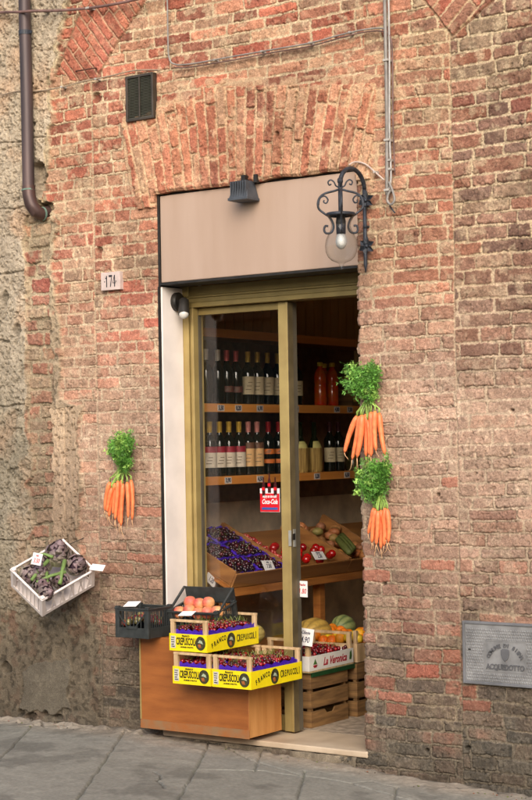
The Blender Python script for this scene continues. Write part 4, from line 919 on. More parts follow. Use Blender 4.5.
# ------------------------------------------------------------------ carrot bunches
CARM = vmat('carrot_skin', .45, .0004, 150, .12, 60, .5)
def bunch(label, tie, carrots, fronds, ypl, seed):
    """tie: px of the tie point; carrots: (top px, bend, tip px, radius); fronds: list of target blobs (px, py, rx, ry, n)"""
    rng = random.Random(seed); T = on_y(tie[0], tie[1], ypl)
    t = thing('carrot_bunch', label, 'carrots', T)
    stems = MB()
    for i, (x0, y0, x1, y1, r) in enumerate(carrots):
        yy = ypl-.012-(i % 3)*.014
        A = on_y(x0, y0, yy); B = on_y(x1, y1, yy-.004); d = B-A; sd = Vector((rng.uniform(-.008, .008), 0, 0))
        m = MB(); n = 12; P = []; R = []
        for k in range(n+1):
            f = k/n; P.append(A+d*f+sd*math.sin(f*math.pi)+Vector((rng.uniform(-1, 1)*.0006, 0, 0))); R.append(r*1.14*(1.0-.45*f**1.3)*(1+rng.uniform(-.03, .03)) if f < .93 else r*.30)
        R[0] = r*.55; R[1] = r*.98; R[-1] = r*.16
        cb = Vector(lin((244, 132, 80))); m.tube(P, R, 12); nv = len(m.v)
        m.c = []
        for k in range(n+1):
            g = rng.uniform(.84, 1.12)
            for _ in range(12): m.c.append(tuple(cb*g*rng.uniform(.94, 1.05)))
        tl = rng.uniform(.03, .075); tip = P[-1]; a = rng.uniform(-.5, .5)
        m.tube([tip, tip+Vector((a*.01, 0, -tl*.4)), tip+Vector((a*.03, .003, -tl*.75)), tip+Vector((a*.05+rng.uniform(-.01, .01), .004, -tl))], [.0022, .0014, .0010, .0006], 5, lin((226, 178, 130)))
        if rng.random() < .5: m.tube([tip+Vector((0, 0, .01)), tip+Vector((-a*.03, 0, -tl*.4)), tip+Vector((-a*.05, .004, -tl*.8))], [.0015, .001, .0006], 4, lin((226, 178, 130)))
        m.build('carrot', CARM, t, smooth=True)
        for s in range(3):
            o = Vector((rng.uniform(-.5, .5)*r, rng.uniform(-.3, .3)*r, 0)); q = T+Vector((rng.uniform(-.012, .012), rng.uniform(-.012, .012), rng.uniform(-.01, .02)))
            stems.tube([A+o*.4, A+o+Vector((0, 0, .02)), (A+q)/2+o*.6, q], [.0032, .0028, .0024, .002], 5, tuple(Vector(lin((150, 182, 88)))*rng.uniform(.75, 1.2)))
    stems.build('stems', LEAFV, t, smooth=True)
    lv = MB()
    for (cx, cy, rx, ry, n) in fronds:
        for i in range(n):
            while True:
                u, v, w = rng.uniform(-1, 1), rng.uniform(-1, 1), rng.uniform(-1, 1)
                if u*u+v*v+w*w < 1: break
            e = on_y(cx+u*rx, cy+v*ry, ypl-.035+w*.04); e += Vector((rng.gauss(0, .013), 0, rng.gauss(0, .013))); e.y = min(e.y, -.012)
            st_ = T+Vector((rng.uniform(-.01, .01), rng.uniform(-.01, .01), 0)); mid = st_.lerp(e, .55)+Vector((rng.uniform(-.02, .02), rng.uniform(-.02, .008), rng.uniform(-.01, .03)))
            P = []
            for k in range(9):
                f = k/8; P.append(st_*(1-f)**2+mid*2*f*(1-f)+e*f*f)
            g = rng.uniform(.55, 1.35); cc = Vector(lin((98, 150, 60)))*g; 
            if rng.random() < .2: cc = Vector(lin((150, 190, 90)))*g
            lv.tube(P, .0009, 3, tuple(cc*1.2), cap=False)
            f0 = .45
            for k in range(32):
                f = f0+(1-f0)*rng.random(); p = st_*(1-f)**2+mid*2*f*(1-f)+e*f*f
                p = p+Vector((rng.gauss(0, 1), rng.gauss(0, .8), rng.gauss(0, 1)))*.010
                p.y = min(p.y, -.006)
                a = ((e-st_).normalized()*1.0+Vector((rng.gauss(0, 1), rng.gauss(0, 1), rng.gauss(0, 1)))*.55).normalized(); b = a.orthogonal().normalized(); b = (b*math.cos(k)+a.cross(b)*math.sin(k)); L = rng.uniform(.008, .021); wdt = rng.uniform(.0010, .0024)
                c2 = tuple(cc*rng.uniform(.7, 1.35)); lv.add([p-a*L*.5, p+b*wdt, p+a*L, p-b*wdt], [(0, 1, 2, 3)], c2)
                q2 = p+b*.003; lv.add([p, q2+a*L*.3+b*.002, q2+b*L*.8, q2-a*.001], [(0, 1, 2, 3)], c2)
    lv.build('foliage', LEAFV, t)
    # string at the tie and nail
    MB().tube([T+Vector((math.cos(k*.7)*.012, math.sin(k*.7)*.012, .004*math.sin(k))) for k in range(10)], .002, 5).build('string', mat('string', (120, 128, 70), .8), t)
    MB().tube([T+Vector((0, .0, .004)), Vector((T.x, .0, T.z+.02))], .0025, 6).build('nail', DARK, t)
    return t
bunch('carrot bunch hanging alone on the wall left of the door', (123, 466),
      [(110, 482, 105, 511, .0125), (115, 483, 109, 517, .0115), (118, 481, 115, 520, .012), (122, 480, 119, 523, .0135), (123, 484, 121, 526, .012), (127, 482, 128, 518, .011), (131, 480, 132, 520, .0115), (116, 490, 113, 514, .011), (112, 488, 107, 512, .011)],
      [(117, 441, 10, 8, 40), (127, 440, 7, 9, 28), (124, 456, 8, 12, 36), (113, 447, 6, 6, 14), (124, 466, 8, 6, 14)], -.03, 31)
bunch('upper of the two carrot bunches on the right edge of the doorway', (368, 396),
      [(357, 416, 344.5, 453, .0135), (360, 416, 352, 460, .012), (362, 415, 357, 458, .015), (366, 414, 366, 457, .013), (371, 412, 371, 457, .014), (375, 411, 376, 451, .0125), (379, 413, 385, 455, .0135), (368, 420, 369, 455, .0115)],
      [(363, 373, 15, 11, 44), (373, 371, 9, 11, 28), (367, 388, 12, 9, 34), (350, 384, 9, 4, 10), (352, 371, 7, 6, 12), (370, 396, 8, 6, 12)], -.04, 32)
bunch('lower of the two carrot bunches on the right edge of the doorway', (380, 488),
      [(374, 508, 368, 534, .011), (376, 509, 372, 543, .012), (378, 511, 376, 545, .0115), (381, 510, 381, 549, .0125), (385, 508, 384, 546, .012), (387, 509, 388, 543, .0115), (376, 515, 374, 540, .011), (383, 514, 386, 540, .011)],
      [(371, 471, 16, 12, 44), (383, 468, 8, 11, 30), (367, 487, 13, 13, 34), (359, 480, 7, 8, 12), (381, 484, 8, 12, 22), (370, 498, 8, 6, 10)], -.04, 33)

# ------------------------------------------------------------------ bottle shelves
XF = -.87
shz = [on_x(240, 331, XF+.02).z, on_x(240, 404.5, XF+.02).z, on_x(240, 476, XF+.02).z]
t = thing('wall_shelves', 'wooden wall shelves with price rails along the left side of the shop', 'shelf', (-1.05, .45, 1.3))
for z in shz:
    MB().box((-1.28, .43, z-.022), (XF+.012, 2.9, z)).build('shelf_board', WOODS, t)
    MB().box((XF+.0125, .43, z-.045), (XF+.028, 2.9, z+.003)).build('price_rail', mat('rail_orange_wood', (232, 158, 76), .45, 0, .15, 6, rgb2=(212, 136, 60), stretch=(1, .2, 4)), t, bevel=.002)
MB().box((-1.28, .405, 1.2), (XF+.02, .429, 2.6)).build('end_board', mat('end_board_grey', (120, 108, 90), .6), t)
MB().box((-1.285, .43, 1.2), (-1.281, 2.9, 2.6)).build('back_panel', mat('brown_back_panel', (140, 104, 70), .7), t)
TAGM = mat('tag_paper', (214, 206, 196), .6, 0, .06, 60)
for z, xs_ in ((shz[1], [(221, '5,50'), (238.5, '8,20'), (260, '6,90'), (296, '12,0'), (337, '4,80'), (350, '7,50')]), (shz[2], [(227, '3,90'), (259, '4,50'), (316, '5,20'), (346, '6,50')])):
    for (a, tx) in xs_:
        q = on_x(a, 405, XF+.03); tg = MB().box((XF+.0285, q.y-.032, z-.040), (XF+.030, q.y+.032, z-.004)).build('price_tag', TAGM, t)
        MB().text(tx, .034, RIGHTF((XF+.0306, q.y, z-.022)), sx=.8, bold=.0012).build('lettering', INK, tg)
def bottle(kind):
    """prototype at the origin; returns Empty"""
    G = {'dark': mat('dark_bottle_glass', (20, 24, 18), .08, 0, .02, spec=.6), 'fiasco': mat('flask_glass', (26, 32, 18), .1)}
    t = thing('wine_bottle', 'x', 'bottle')
    gm = G.get(kind, G['dark']); I = Matrix.Identity(4)
    if kind == 'fiasco':
        MB().lathe([(0, 0), (.04, .005), (.046, .03), (.047, .10), (.046, .15), (.030, .185), (.016, .22), (.0145, .31), (0, .312)], I, 18).build('bottle_body', gm, t, smooth=True)
        MB().lathe([(0, -.001), (.044, .0), (.050, .02), (.0505, .10), (.049, .145), (.046, .152)], I, 30).build('straw_wrap', mat('straw', (196, 164, 92), .8, 0, .3, 14, .001, 60, rgb2=(130, 100, 50), stretch=(8, 8, .4)), t, smooth='auto')
        MB().lathe([(.0475, .150), (.040, .172), (.028, .192)], I, 12, None, -1.2, 1.3).build('label', mat('flask_label', (206, 196, 120), .6), t, smooth=True); t.name = 'straw_flask'; return t
    MB().lathe([(0, 0), (.036, 0), (.0385, .006), (.0385, .185), (.035, .205), (.020, .228), (.0148, .24), (.0142, .30), (.0155, .302), (.0155, .31), (0, .31)], I, 20).build('bottle_body', gm, t, smooth=True)
    caps = dict(white=(226, 214, 196), pink=(200, 92, 92), gold=(196, 158, 62), gold2=(206, 166, 66), pink2=(214, 138, 128), red=(150, 32, 34), plain=(60, 18, 22))
    cm = caps[kind]; MB().lathe([(.0152, .25), (.0154, .298), (.0165, .300), (.0165, .312), (.0, .3125)], I, 14).build('capsule', mat('capsule_'+kind, cm, .35, .3), t, smooth='auto')
    lab = dict(white=None, pink=(104, 58, 48), gold=(214, 196, 158), gold2=(216, 202, 180), pink2=(224, 178, 120), red=(206, 110, 40), plain=(206, 190, 150))[kind]
    z0, z1 = dict(white=(.05, .1), pink=(.07, .105), gold=(.06, .165), gold2=(.05, .135), pink2=(.05, .155), red=(.12, .15), plain=(.06, .15))[kind]
    if lab: 
        lb = MB().lathe([(.0391, z0), (.0391, z1)], I, 20, None, -1.75, 1.75).build('label', mat('label_'+kind, lab, .6, 0, .06, 40), t, smooth=True)
        tm = MB()
        for j in range(3):
            zz = z0+(z1-z0)*(.25+.2*j); tm.lathe([(.0394, zz), (.0394, zz+.004)], I, 8, None, -.95+.2*j, -.1+.1*j)
        tm.build('label_print', mat('label_print', (120, 100, 80), .6), lb, smooth=True)
    if kind in ('gold2', 'pink2'):
        MB().lathe([(.0391, z1+.0004), (.0391, z1+.035)], I, 20, None, -1.75, 1.75).build('upper_label', mat('upper_label_'+kind, (156, 34, 52) if kind == 'gold2' else (110, 72, 50), .5), t, smooth=True)
    if kind == 'red':
        MB().lathe([(.0391, .065), (.0391, .09)], I, 16, None, -1.2, 1.2).build('lower_label', MATS['label_red'], t, smooth=True)
    return t
protos = {}; used = {}
rowd = {'upper': 1, 'middle': 2}
rng = random.Random(5)
def put_bottle(kind, pxx, shelf, label, group, xoff=0, near=0):
    if kind not in protos: protos[kind] = bottle(kind); o = protos[kind]
    else: o = copy_tree(protos[kind])
    z = shz[1] if shelf == 'upper' else shz[2]
    q = on_x(pxx, 400, XF-.05+xoff); o.location = (XF-.05+xoff+rng.uniform(-.004, .004), q.y, z+.0015); o.rotation_euler = (0, 0, -.45+rng.uniform(-.2, .2)); o['label'] = label; o['group'] = group; return o
UP = [('white', 206), ('white', 218), ('pink', 227), ('pink', 237), ('gold', 248), ('gold', 257.5), ('gold', 268), ('gold', 278)]
ordn = ['first', 'second', 'third', 'fourth', 'fifth', 'sixth', 'seventh', 'eighth', 'ninth']
dn_ = dict(white='white capsule and dark glass', pink='pink capsule and dark label', gold='gold capsule and cream label', gold2='gold capsule and burgundy topped label', pink2='pale pink capsule and amber label', red='red capsule and orange medallion', plain='dark capsule and cream label')
for i, (k, a) in enumerate(UP): put_bottle(k, a, 'upper', f'{ordn[i]} wine bottle from the left on the upper shelf, {dn_[k]}', 'wine bottles on the upper shelf')
MD = [('gold2', 209.5), ('gold2', 219), ('gold2', 228), ('gold2', 238), ('pink2', 247.5), ('pink2', 257), ('red', 268), ('red', 277.5)]
for i, (k, a) in enumerate(MD): put_bottle(k, a, 'middle', f'{ordn[i]} wine bottle from the left on the lower shelf, {dn_[k]}', 'wine bottles on the lower shelf')
put_bottle('plain', 297, 'upper', 'wine bottle with cream label just right of the door edge, upper shelf', 'wine bottles on the upper shelf')
def put_sauce(a, xo_, label):
    if protos.get('sauce') is None: protos['sauce'] = sauce_proto(); o = protos['sauce']
    else: o = copy_tree(protos['sauce'])
    q = on_x(a, 400, XF-.05+xo_); o.location = (XF-.05+xo_, q.y, shz[1]+.0015); o['label'] = label; o['group'] = 'red sauce bottles on the upper shelf'
def sauce_proto():
    t = thing('sauce_bottle', 'x', 'bottle'); I = Matrix.Identity(4)
    MB().lathe([(0, 0), (.036, 0), (.039, .008), (.038, .12), (.035, .13), (.038, .14), (.038, .185), (.030, .215), (.016, .235), (.015, .25)], I, 18).build('bottle_body', mat('red_sauce', (206, 52, 22), .2, 0, .15, 20, coat=.4, rgb2=(190, 96, 30)), t, smooth=True)
    MB().lathe([(.018, .246), (.018, .27), (.012, .273), (0, .273)], I, 14).build('cap', mat('yellow_cap', (232, 200, 60), .4), t, smooth='auto'); return t
put_sauce(320.5, .02, 'left red sauce bottle with yellow cap on the upper shelf'); put_sauce(324.5, -.07, 'red sauce bottle with yellow cap, half hidden between two others'); put_sauce(332.5, .02, 'right red sauce bottle with yellow cap on the upper shelf')
# jar and boxes behind the carrots
q = on_x(349, 385, XF-.05)
t = thing('wooden_box', 'brown round wooden box beside the red sauce bottles', 'box', (XF-.05, q.y+.03, shz[1]+.1)); MB().lathe([(0, .03), (.075, .03), (.075, .10), (0, .10)], Matrix.Translation((XF-.07, q.y+.03, shz[1]+.09)), 20).build('box_body', WOODD, t); MB().lathe([(.077, .085), (.077, .10), (0, .105)], Matrix.Translation((XF-.07, q.y+.03, shz[1]+.09)), 20).build('lid', WOODS, t)
t = thing('jar_box', 'tan cardboard box under the round wooden box on the shelf', 'box', (XF-.05, q.y+.03, shz[1]+.0015)); MB().box((XF-.14, q.y-.045, shz[1]+.0015), (XF, q.y+.105, shz[1]+.115)).build('carton', WOODD, t, bevel=.002); MB().box((XF+.0003, q.y-.03, shz[1]+.03), (XF+.0012, q.y+.09, shz[1]+.08)).build('carton_label', mat('carton_label', (190, 160, 84), .6), t)
# flasks and bottles, lower shelf right part
for i, a in enumerate((299.5, 313.5)):
    if 'fiasco' not in protos: protos['fiasco'] = bottle('fiasco'); o = protos['fiasco']
    else: o = copy_tree(protos['fiasco'])
    q = on_x(a, 400, XF-.055); o.location = (XF-.055, q.y, shz[2]+.0015); o['label'] = ('left' if i == 0 else 'right')+' straw covered wine flask on the lower shelf'; o['group'] = 'straw flasks'
for i, a in enumerate((329, 338)): put_bottle('plain', a, 'middle', f'{["left", "right"][i]} of the two cream labelled bottles beside the straw flasks', 'wine bottles on the lower shelf')
t = thing('storage_jar', 'dim glass jar behind the carrot tips on the lower shelf', 'jar', on_x(350, 470, XF-.06)); q = on_x(350.5, 400, XF-.06)
MB().lathe([(0, 0), (.05, 0), (.054, .02), (.05, .09), (.035, .115), (.035, .13), (0, .131)], Matrix.Translation((XF-.06, q.y+.02, shz[2]+.0015)), 18).build('jar_body', mat('olive_jar', (92, 84, 50), .25, 0, .2, 30), t, smooth=True)
MB().lathe([(.038, .128), (.038, .145), (0, .146)], Matrix.Translation((XF-.06, q.y+.02, shz[2]+.0015)), 18).build('lid', DARK, t, smooth='auto')

# ------------------------------------------------------------------ sloping fruit display
XT = -.56; SL = math.radians(27)
n0 = on_x(231, 578, XT)
z0t = on_x(231, 588, XT).z
TW = mat('display_wood', (168, 116, 62), .55, 0, .15, 5, .0006, 60, rgb2=(128, 84, 42), stretch=(1, .3, 5))
def TM(y):   # local frame of the sloping display: x = towards the back, y = along the wall, z = up from the tray floor
    return fr((XT, y, z0t+.02), (-math.cos(SL), 0, math.sin(SL)), (0, -1, 0)) @ Matrix.Scale(1, 4)
def TP(a, y, h): return Vector((XT-math.cos(SL)*a+math.sin(SL)*0, y, z0t+.02+math.sin(SL)*a))+Vector((math.sin(SL), 0, math.cos(SL)))*h
def tbox(m, a0, a1, y0, y1, h0, h1):
    v = [TP(a, y, h) for h in (h0, h1) for (a, y) in ((a0, y0), (a1, y0), (a1, y1), (a0, y1))]
    m.add(v, [(0, 1, 2, 3), (7, 6, 5, 4), (4, 5, 1, 0), (5, 6, 2, 1), (6, 7, 3, 2), (7, 4, 0, 3)]); return m
y0t = n0.y; ys1 = on_x(285, 560, XT).y; ys2 = on_x(346, 555, XT).y; ys3 = ys2+.42; DEP = .52
t = thing('display_stand', 'sloping wooden fruit display along the left side of the shop', 'display stand', (-.8, y0t, .5))
tbox(MB(), 0, DEP, y0t-.02, 2.85, -.03, -.018).build('sloping_board', WOODS, t)
MB().box((XT-.03, y0t, z0t-.05), (XT+.0, 2.85, z0t-.004)).build('front_rail', WOODS, t, bevel=.003)
for y in (y0t+.02, 1.4, 2.7): MB().box((XT-.1, y, FLZ), (XT-.05, y+.05, z0t-.05)).build('leg', WOODS, t)
def tray(y0, y1, label, a1=DEP):
    t = thing('display_tray', label, 'tray', (XT, (y0+y1)/2, z0t))
    tbox(MB(), .002, a1, y0, y1, -.016, -.008).build('tray_base', TW, t)
    tbox(MB(), -.012, .0, y0, y1, -.018, .066).build('front_board', TW, t, bevel=.002)
    tbox(MB(), 0.001, a1, y0, y0+.012, -.007, .075).build('side_board', TW, t, bevel=.002); tbox(MB(), .001, a1, y1-.012, y1, -.007, .075).build('side_board', TW, t, bevel=.002)
    return t
tray(y0t, ys1-.004, 'nearest sloping wooden tray holding purple cherry punnets')
tray(ys1, ys2-.004, 'middle sloping wooden tray holding red peppers')
tray(ys2, ys3-.004, 'farther sloping wooden tray with potatoes and marrows')
tray(ys3, 2.75, 'farthest sloping wooden tray in the dark shop')
MT = Matrix((Vector((-math.cos(SL), 0, math.sin(SL))), Vector((0, 1, 0)), Vector((math.sin(SL), 0, math.cos(SL))))).transposed().to_4x4(); MT.translation = TP(0, 0, 0)
pw_ = (ys1-y0t-.034)/2; names = ['front near', 'front far', 'middle near', 'middle far', 'back near', 'back far']; ci = 0
for r_ in range(3):
    for c_i in range(2):
        ya = y0t+.014+c_i*(pw_+.003); a0 = .006+r_*.165; aw = .16; lab = names[ci]
        pt = thing('cherry_punnet', 'purple rimmed punnet of dark cherries, '+lab+' one in the nearest tray', 'punnet', TP(a0+aw/2, ya+pw_/2, 0), 'purple cherry punnets')
        m = MB()
        for (p, q) in (((a0, ya), (a0+aw, ya)), ((a0+aw, ya), (a0+aw, ya+pw_)), ((a0+aw, ya+pw_), (a0, ya+pw_)), ((a0, ya+pw_), (a0, ya))):
            n = 8
            for i in range(n):
                f, g = i/n, (i+1)/n; A1 = (p[0]+(q[0]-p[0])*f, p[1]+(q[1]-p[1])*f); B1 = (p[0]+(q[0]-p[0])*g, p[1]+(q[1]-p[1])*g); j1, j2 = .064+.007*math.sin(i*2.3+ci), .064+.007*math.sin((i+1)*2.3+ci)
                cx_m, cy_m = a0+aw/2, ya+pw_/2; ins = lambda P_: (P_[0]+(cx_m-P_[0])*.10, P_[1]+(cy_m-P_[1])*.10)
                A2, B2 = ins(A1), ins(B1)
                m.add([TP(*A1, 0), TP(*B1, 0), TP(*B1, j2), TP(*A1, j1), TP(A2[0], A2[1], j1-.006), TP(B2[0], B2[1], j2-.006)], [(0, 1, 2, 3), (3, 2, 5, 4)])
        m.build('purple_liner', PURPLE, pt)
        heap('cherries', 'dark cherries in the '+lab+' purple punnet of the nearest tray', 'cherries', a0+.008, a0+aw-.008, ya+.008, ya+pw_-.008, .056, 85, .0115, [(58, 8, 20), (40, 6, 16), (80, 14, 26), (36, 8, 22)], MT, .05, 40+ci, .012)
        ci += 1
q1 = thing('carton_strip', 'white and pink printed carton standing behind the cherry punnets', 'carton', TP(.30, y0t-.0, .08)); tbox(MB(), .25, .50, y0t+.002, y0t+.014, .076, .15).build('carton_wall', mat('pinkish_card', (206, 186, 182), .6), q1)
tbox(MB(), .27, .48, y0t-.001, y0t+.0015, .09, .13).build('red_print', REDINK, q1)
heap('strawberries', 'row of pinkish red berries along the far edge of the nearest tray', 'berries', .02, .40, ys1+.016, ys1+.075, .055, 60, .013, [(196, 60, 52), (170, 40, 40), (206, 96, 80)], MT, 0, 60, .01)
rng = random.Random(9)
for i in range(24):
    a = .03+rng.random()*.22; y = ys1+.11+rng.random()*(ys2-ys1-.2); c = TP(a, y, .045+rng.random()*.03)
    m = MB(); cc = lin((196, 22, 24)); m.ball(c, (.029, .024, .024), 12, 8, tuple(v*rng.uniform(.4, .85) for v in cc), None, lambda t_, p_: 1-.12*abs(math.sin(2*t_))*math.sin(p_))
    tag(m.build('red_pepper', FRUITV, smooth=True), 'shiny red pepper heaped in the middle sloping tray', 'pepper', 'red peppers in the tray')
for i in range(22):
    a = .03+rng.random()*.42; y = ys2+.03+rng.random()*(ys3-ys2-.08); c = TP(a, y, .03+rng.random()*.03)
    m = MB(); m.ball(c, (.032, .04, .026), 10, 7, tuple(v*rng.uniform(.6, 1.1) for v in lin((186, 130, 80))), Matrix.Rotation(rng.random()*3, 3, 'Z'))
    tag(m.build('potato', VEGV, smooth=True), 'brown potato heaped in the farther sloping tray', 'potato', 'potatoes in the tray')
for i in range(3):
    y = ys2+.06+i*.05; A1, B1 = TP(.03+i*.02, y-.03, .085), TP(.20+i*.02, y+.06, .09)
    m = MB().tube([A1, A1.lerp(B1, .06), A1.lerp(B1, .5), A1.lerp(B1, .94), B1], [.008, .02, .022, .02, .008], 10, lin((96, 104, 52)))
    tag(m.build('marrow', VEGV, smooth=True), 'dull green marrow lying on the potatoes, '+['nearest', 'middle', 'farthest'][i]+' of three', 'marrow', 'marrows on the potatoes')
card(268.5, 565.5, .10, .062, XT+.022, [('7.50', .034, -.005), ('al kg', .015, .02)], 'price_card', 'white price card clipped on the front of the cherry tray', plane='x', lean=-.5, tilt=-.05)
card(319, 555.5, .12, .055, XT+.022, [('2.50', .036, -.005), ('Peperoni', .015, .018)], 'price_card', 'white price card clipped on the front of the pepper tray', plane='x', lean=-.6, tilt=-.05)
card(211, 580, .09, .05, XT-.1, [('1.20', .036, 0)], 'price_card', 'white card under the left end of the cherry tray', plane='x', lean=0, tilt=-.6)

# ------------------------------------------------------------------ slatted wooden boxes inside the doorway
def slat_box(x0, y0, W, L, z0, Hh, label, notch=False):
    t = thing('wooden_box', label, 'crate', (x0+W/2, y0+L/2, z0), 'brown slatted wooden boxes')
    n = 3; g = .016; sh = (Hh-g*(n-1))/n
    for x in (x0+.008, x0+W-.030):
        for y in (y0+.008, y0+L-.030): MB().box((x, y, z0+.001), (x+.022, y+.022, z0+Hh-.001)).build('corner_post', WOODD, t)
    for i in range(n):
        z = z0+i*(sh+g)
        if i == 0 and notch:
            ym, w2 = y0+L/2, .05
            prof = [(y0, z), (y0+L, z), (y0+L, z+sh), (ym+w2, z+sh), (ym+w2*.6, z+sh-.022), (ym-w2*.6, z+sh-.022), (ym-w2, z+sh), (y0, z+sh)]
            MB().poly([(a-y0, b-z) for a, b in prof], RIGHTF((x0+W, y0, z)), .008).build('side_slat', WOODD, t, bevel=.001)
        else: MB().box((x0+W-.008, y0, z), (x0+W, y0+L, z+sh)).build('side_slat', WOODD, t, bevel=.001)
        MB().box((x0, y0, z), (x0+.008, y0+L, z+sh)).build('side_slat', WOODD, t)
        MB().box((x0+.0082, y0, z), (x0+W-.0082, y0+.008, z+sh)).build('end_slat', WOODD, t, bevel=.001)
        MB().box((x0+.0082, y0+L-.008, z), (x0+W-.0082, y0+L, z+sh)).build('end_slat', WOODD, t)
    MB().box((x0+.009, y0+.009, z0+.006), (x0+W-.009, y0+L-.009, z0+.012)).build('base', WOODD, t)
    return t
cr_ = on_z(311.5, 728.5, FLZ)
bx0, by0 = cr_.x, cr_.y
slat_box(bx0-.36, by0, .36, .36, FLZ, .285, 'slatted brown wooden box on the floor by the door, notched lower slat', True)
slat_box(bx0-.36, by0+.42, .38, .38, FLZ, .285, 'second slatted brown wooden box on the floor, farther inside')
# white printed crate
WPR = mat('white_print_board', (232, 228, 220), .5, 0, .04, 20); CW = .27; CL = .43; wz = FLZ+.285+.002; cx0 = bx0-CW; cy0 = by0-.01
t = thing('fruit_crate', 'white printed cherry crate with red script on the slatted box', 'crate', (cx0+CW/2, cy0, wz))
MB().box((cx0, cy0, wz), (cx0+CW, cy0+CL, wz+.008)).build('base', WOODL, t)
for x in (cx0+.0045, cx0+CW-.0285):
    for y in (cy0+.0045, cy0+CL-.0245): MB().box((x, y, wz+.0085), (x+.024, y+.02, wz+.158)).build('post', WOODL, t, bevel=.001)
for y in (cy0+.0045, cy0+CL-.0245): MB().box((cx0+.002, y, wz+.1585), (cx0+CW-.002, y+.02, wz+.172)).build('top_bar', WOODL, t)
MB().box((cx0, cy0, wz+.0085), (cx0+CW, cy0+.004, wz+.085)).build('end_panel', WPR, t); MB().box((cx0, cy0+CL-.004, wz+.0085), (cx0+CW, cy0+CL, wz+.085)).build('end_panel', WPR, t)
sp = MB().box((cx0+CW-.004, cy0+.0042, wz+.0085), (cx0+CW, cy0+CL-.0042, wz+.085)).build('side_panel', WPR, t); MB().box((cx0, cy0+.0042, wz+.0085), (cx0+.004, cy0+CL-.0042, wz+.085)).build('side_panel', WPR, t)
MB().text('La Veronica', .058, RIGHTF((cx0+CW+.0008, cy0+.245, wz+.044)), sx=.82, shear=.4, bold=.0014).build('lettering', mat('dark_red_print', (168, 22, 44), .5), sp)
MB().poly([(-.022, 0), (.022, 0), (.012, -.013), (-.012, -.013)], RIGHTF((cx0+CW+.0012, cy0+.055, wz+.036)), .001).build('red_emblem', mat('dark_red_print', (168, 22, 44), .5), sp)
MB().poly([(-.018, .002), (0, .03), (.018, .002)], RIGHTF((cx0+CW+.0012, cy0+.055, wz+.038)), .001).poly([(-.012, -.018), (-.006, .02), (.008, .03), (.014, 0), (.006, -.02)], RIGHTF((cx0+CW+.0012, cy0+.40, wz+.046)), .001).build('green_print', mat('green_print', (74, 112, 50), .5), sp)
MB().box((cx0+.005, cy0+CL*.5, wz+.0085), (cx0+CW*.5, cy0+CL*.5+.004, wz+.12)).build('grey_divider', mat('grey_card', (178, 176, 178), .6), t)
heap('cherries', 'dark red cherries in the white printed crate', 'cherries', cx0+.01, cx0+CW-.01, cy0+.02, cy0+CL-.03, wz+.085, 300, .0115, CH, Matrix.Identity(4), .1, 70, .018)
card(305.5, 637, .095, .088, by0-.03, [('Ciliegie', .024, .022), ('4.90', .042, -.015)], 'price_card', 'white handwritten price card at the corner of the white printed crate', lean=-.15, tilt=-.08)
MB_ = None
# green trim seen under the crate
t = thing('green_crate', 'thin green plastic tray under the white printed crate', 'tray', (cx0+CW/2, cy0, wz-.001))
# (kept very thin: it separates the white crate from the slatted box)
MB().box((cx0-.01, cy0-.006, wz-.0015), (cx0+CW+.012, cy0+CL+.01, wz-.0002)).box((cx0+CW+.0025, cy0+.01, wz-.022), (cx0+CW+.010, cy0+CL, wz-.0018)).build('tray_body', mat('dark_green_plastic', (34, 74, 40), .4), t)
# oranges and lemons behind
oy0 = by0+.46; oz = FLZ+.285+.002
t = thing('fruit_crate', 'plain wooden crate of oranges and lemons behind the white printed crate', 'crate', (bx0-.18, oy0+.18, oz))
OX0, OX1, OY1 = bx0-.46, bx0+.0, oy0+.36
MB().box((OX0, oy0, oz), (OX1, OY1, oz+.008)).build('base', WOODL, t)
for lo, hi in (((OX0, oy0, oz+.0085), (OX1, oy0+.006, oz+.10)), ((OX0, OY1-.006, oz+.0085), (OX1, OY1, oz+.10)), ((OX0, oy0+.0062, oz+.0085), (OX0+.006, OY1-.0062, oz+.10)), ((OX1-.006, oy0+.0062, oz+.0085), (OX1, OY1-.0062, oz+.10))): MB().box(lo, hi).build('side_board', WOODL, t)
for x in (OX0+.008, OX1-.03):
    for y in (oy0+.008, OY1-.03): MB().box((x, y, oz+.0085), (x+.02, y+.02, oz+.17)).build('corner_post', WOODL, t)
rng = random.Random(12)
for i in range(44):
    le = rng.random() < .28; gx_ = i % 8; gy_ = i//8
    c = Vector((OX0+.05+gx_*.055, oy0+.045+gy_*.052, oz+.115+.012*math.sin(gx_*1.3)+rng.uniform(-.01, .012)))
    m = MB(); cc = lin((236, 190, 40) if le else (240, 134, 26)); m.ball(c, (.034, .028, .027) if le else .032, 12, 8, tuple(v*rng.uniform(.8, 1.1) for v in cc))
    tag(m.build('lemon' if le else 'orange', VEGV, smooth=True), 'yellow lemon in the crate behind the white printed crate' if le else 'orange in the crate behind the white printed crate', 'lemon' if le else 'orange', 'lemons in the crate' if le else 'oranges in the crate')
def melon(c, r, ca, cb, label, ribs=10):
    m = MB(); n, k = 40, 16
    for i in range(k+1):
        p = math.pi*i/k
        for j in range(n):
            a = 2*math.pi*j/n; f = 1-.05*abs(math.sin(a*ribs/2))**.5*0-.045*(1-abs(math.sin(a*ribs/2)))*math.sin(p)
            m.v.append(Vector(c)+Vector((math.sin(p)*math.cos(a)*r[0]*f, math.cos(p)*r[1], math.sin(p)*math.sin(a)*r[2]*f))); m.c.append(tuple(Vector(lin(ca)).lerp(Vector(lin(cb)), (1-abs(math.sin(a*ribs/2)))**2)))
    for i in range(k):
        for j in range(n): a = i*n+j; b = i*n+(j+1) % n; m.f.append((a, b, b+n, a+n))
    tag(m.build('melon', VEGV, smooth=True), label, 'melon', 'melons behind the oranges')
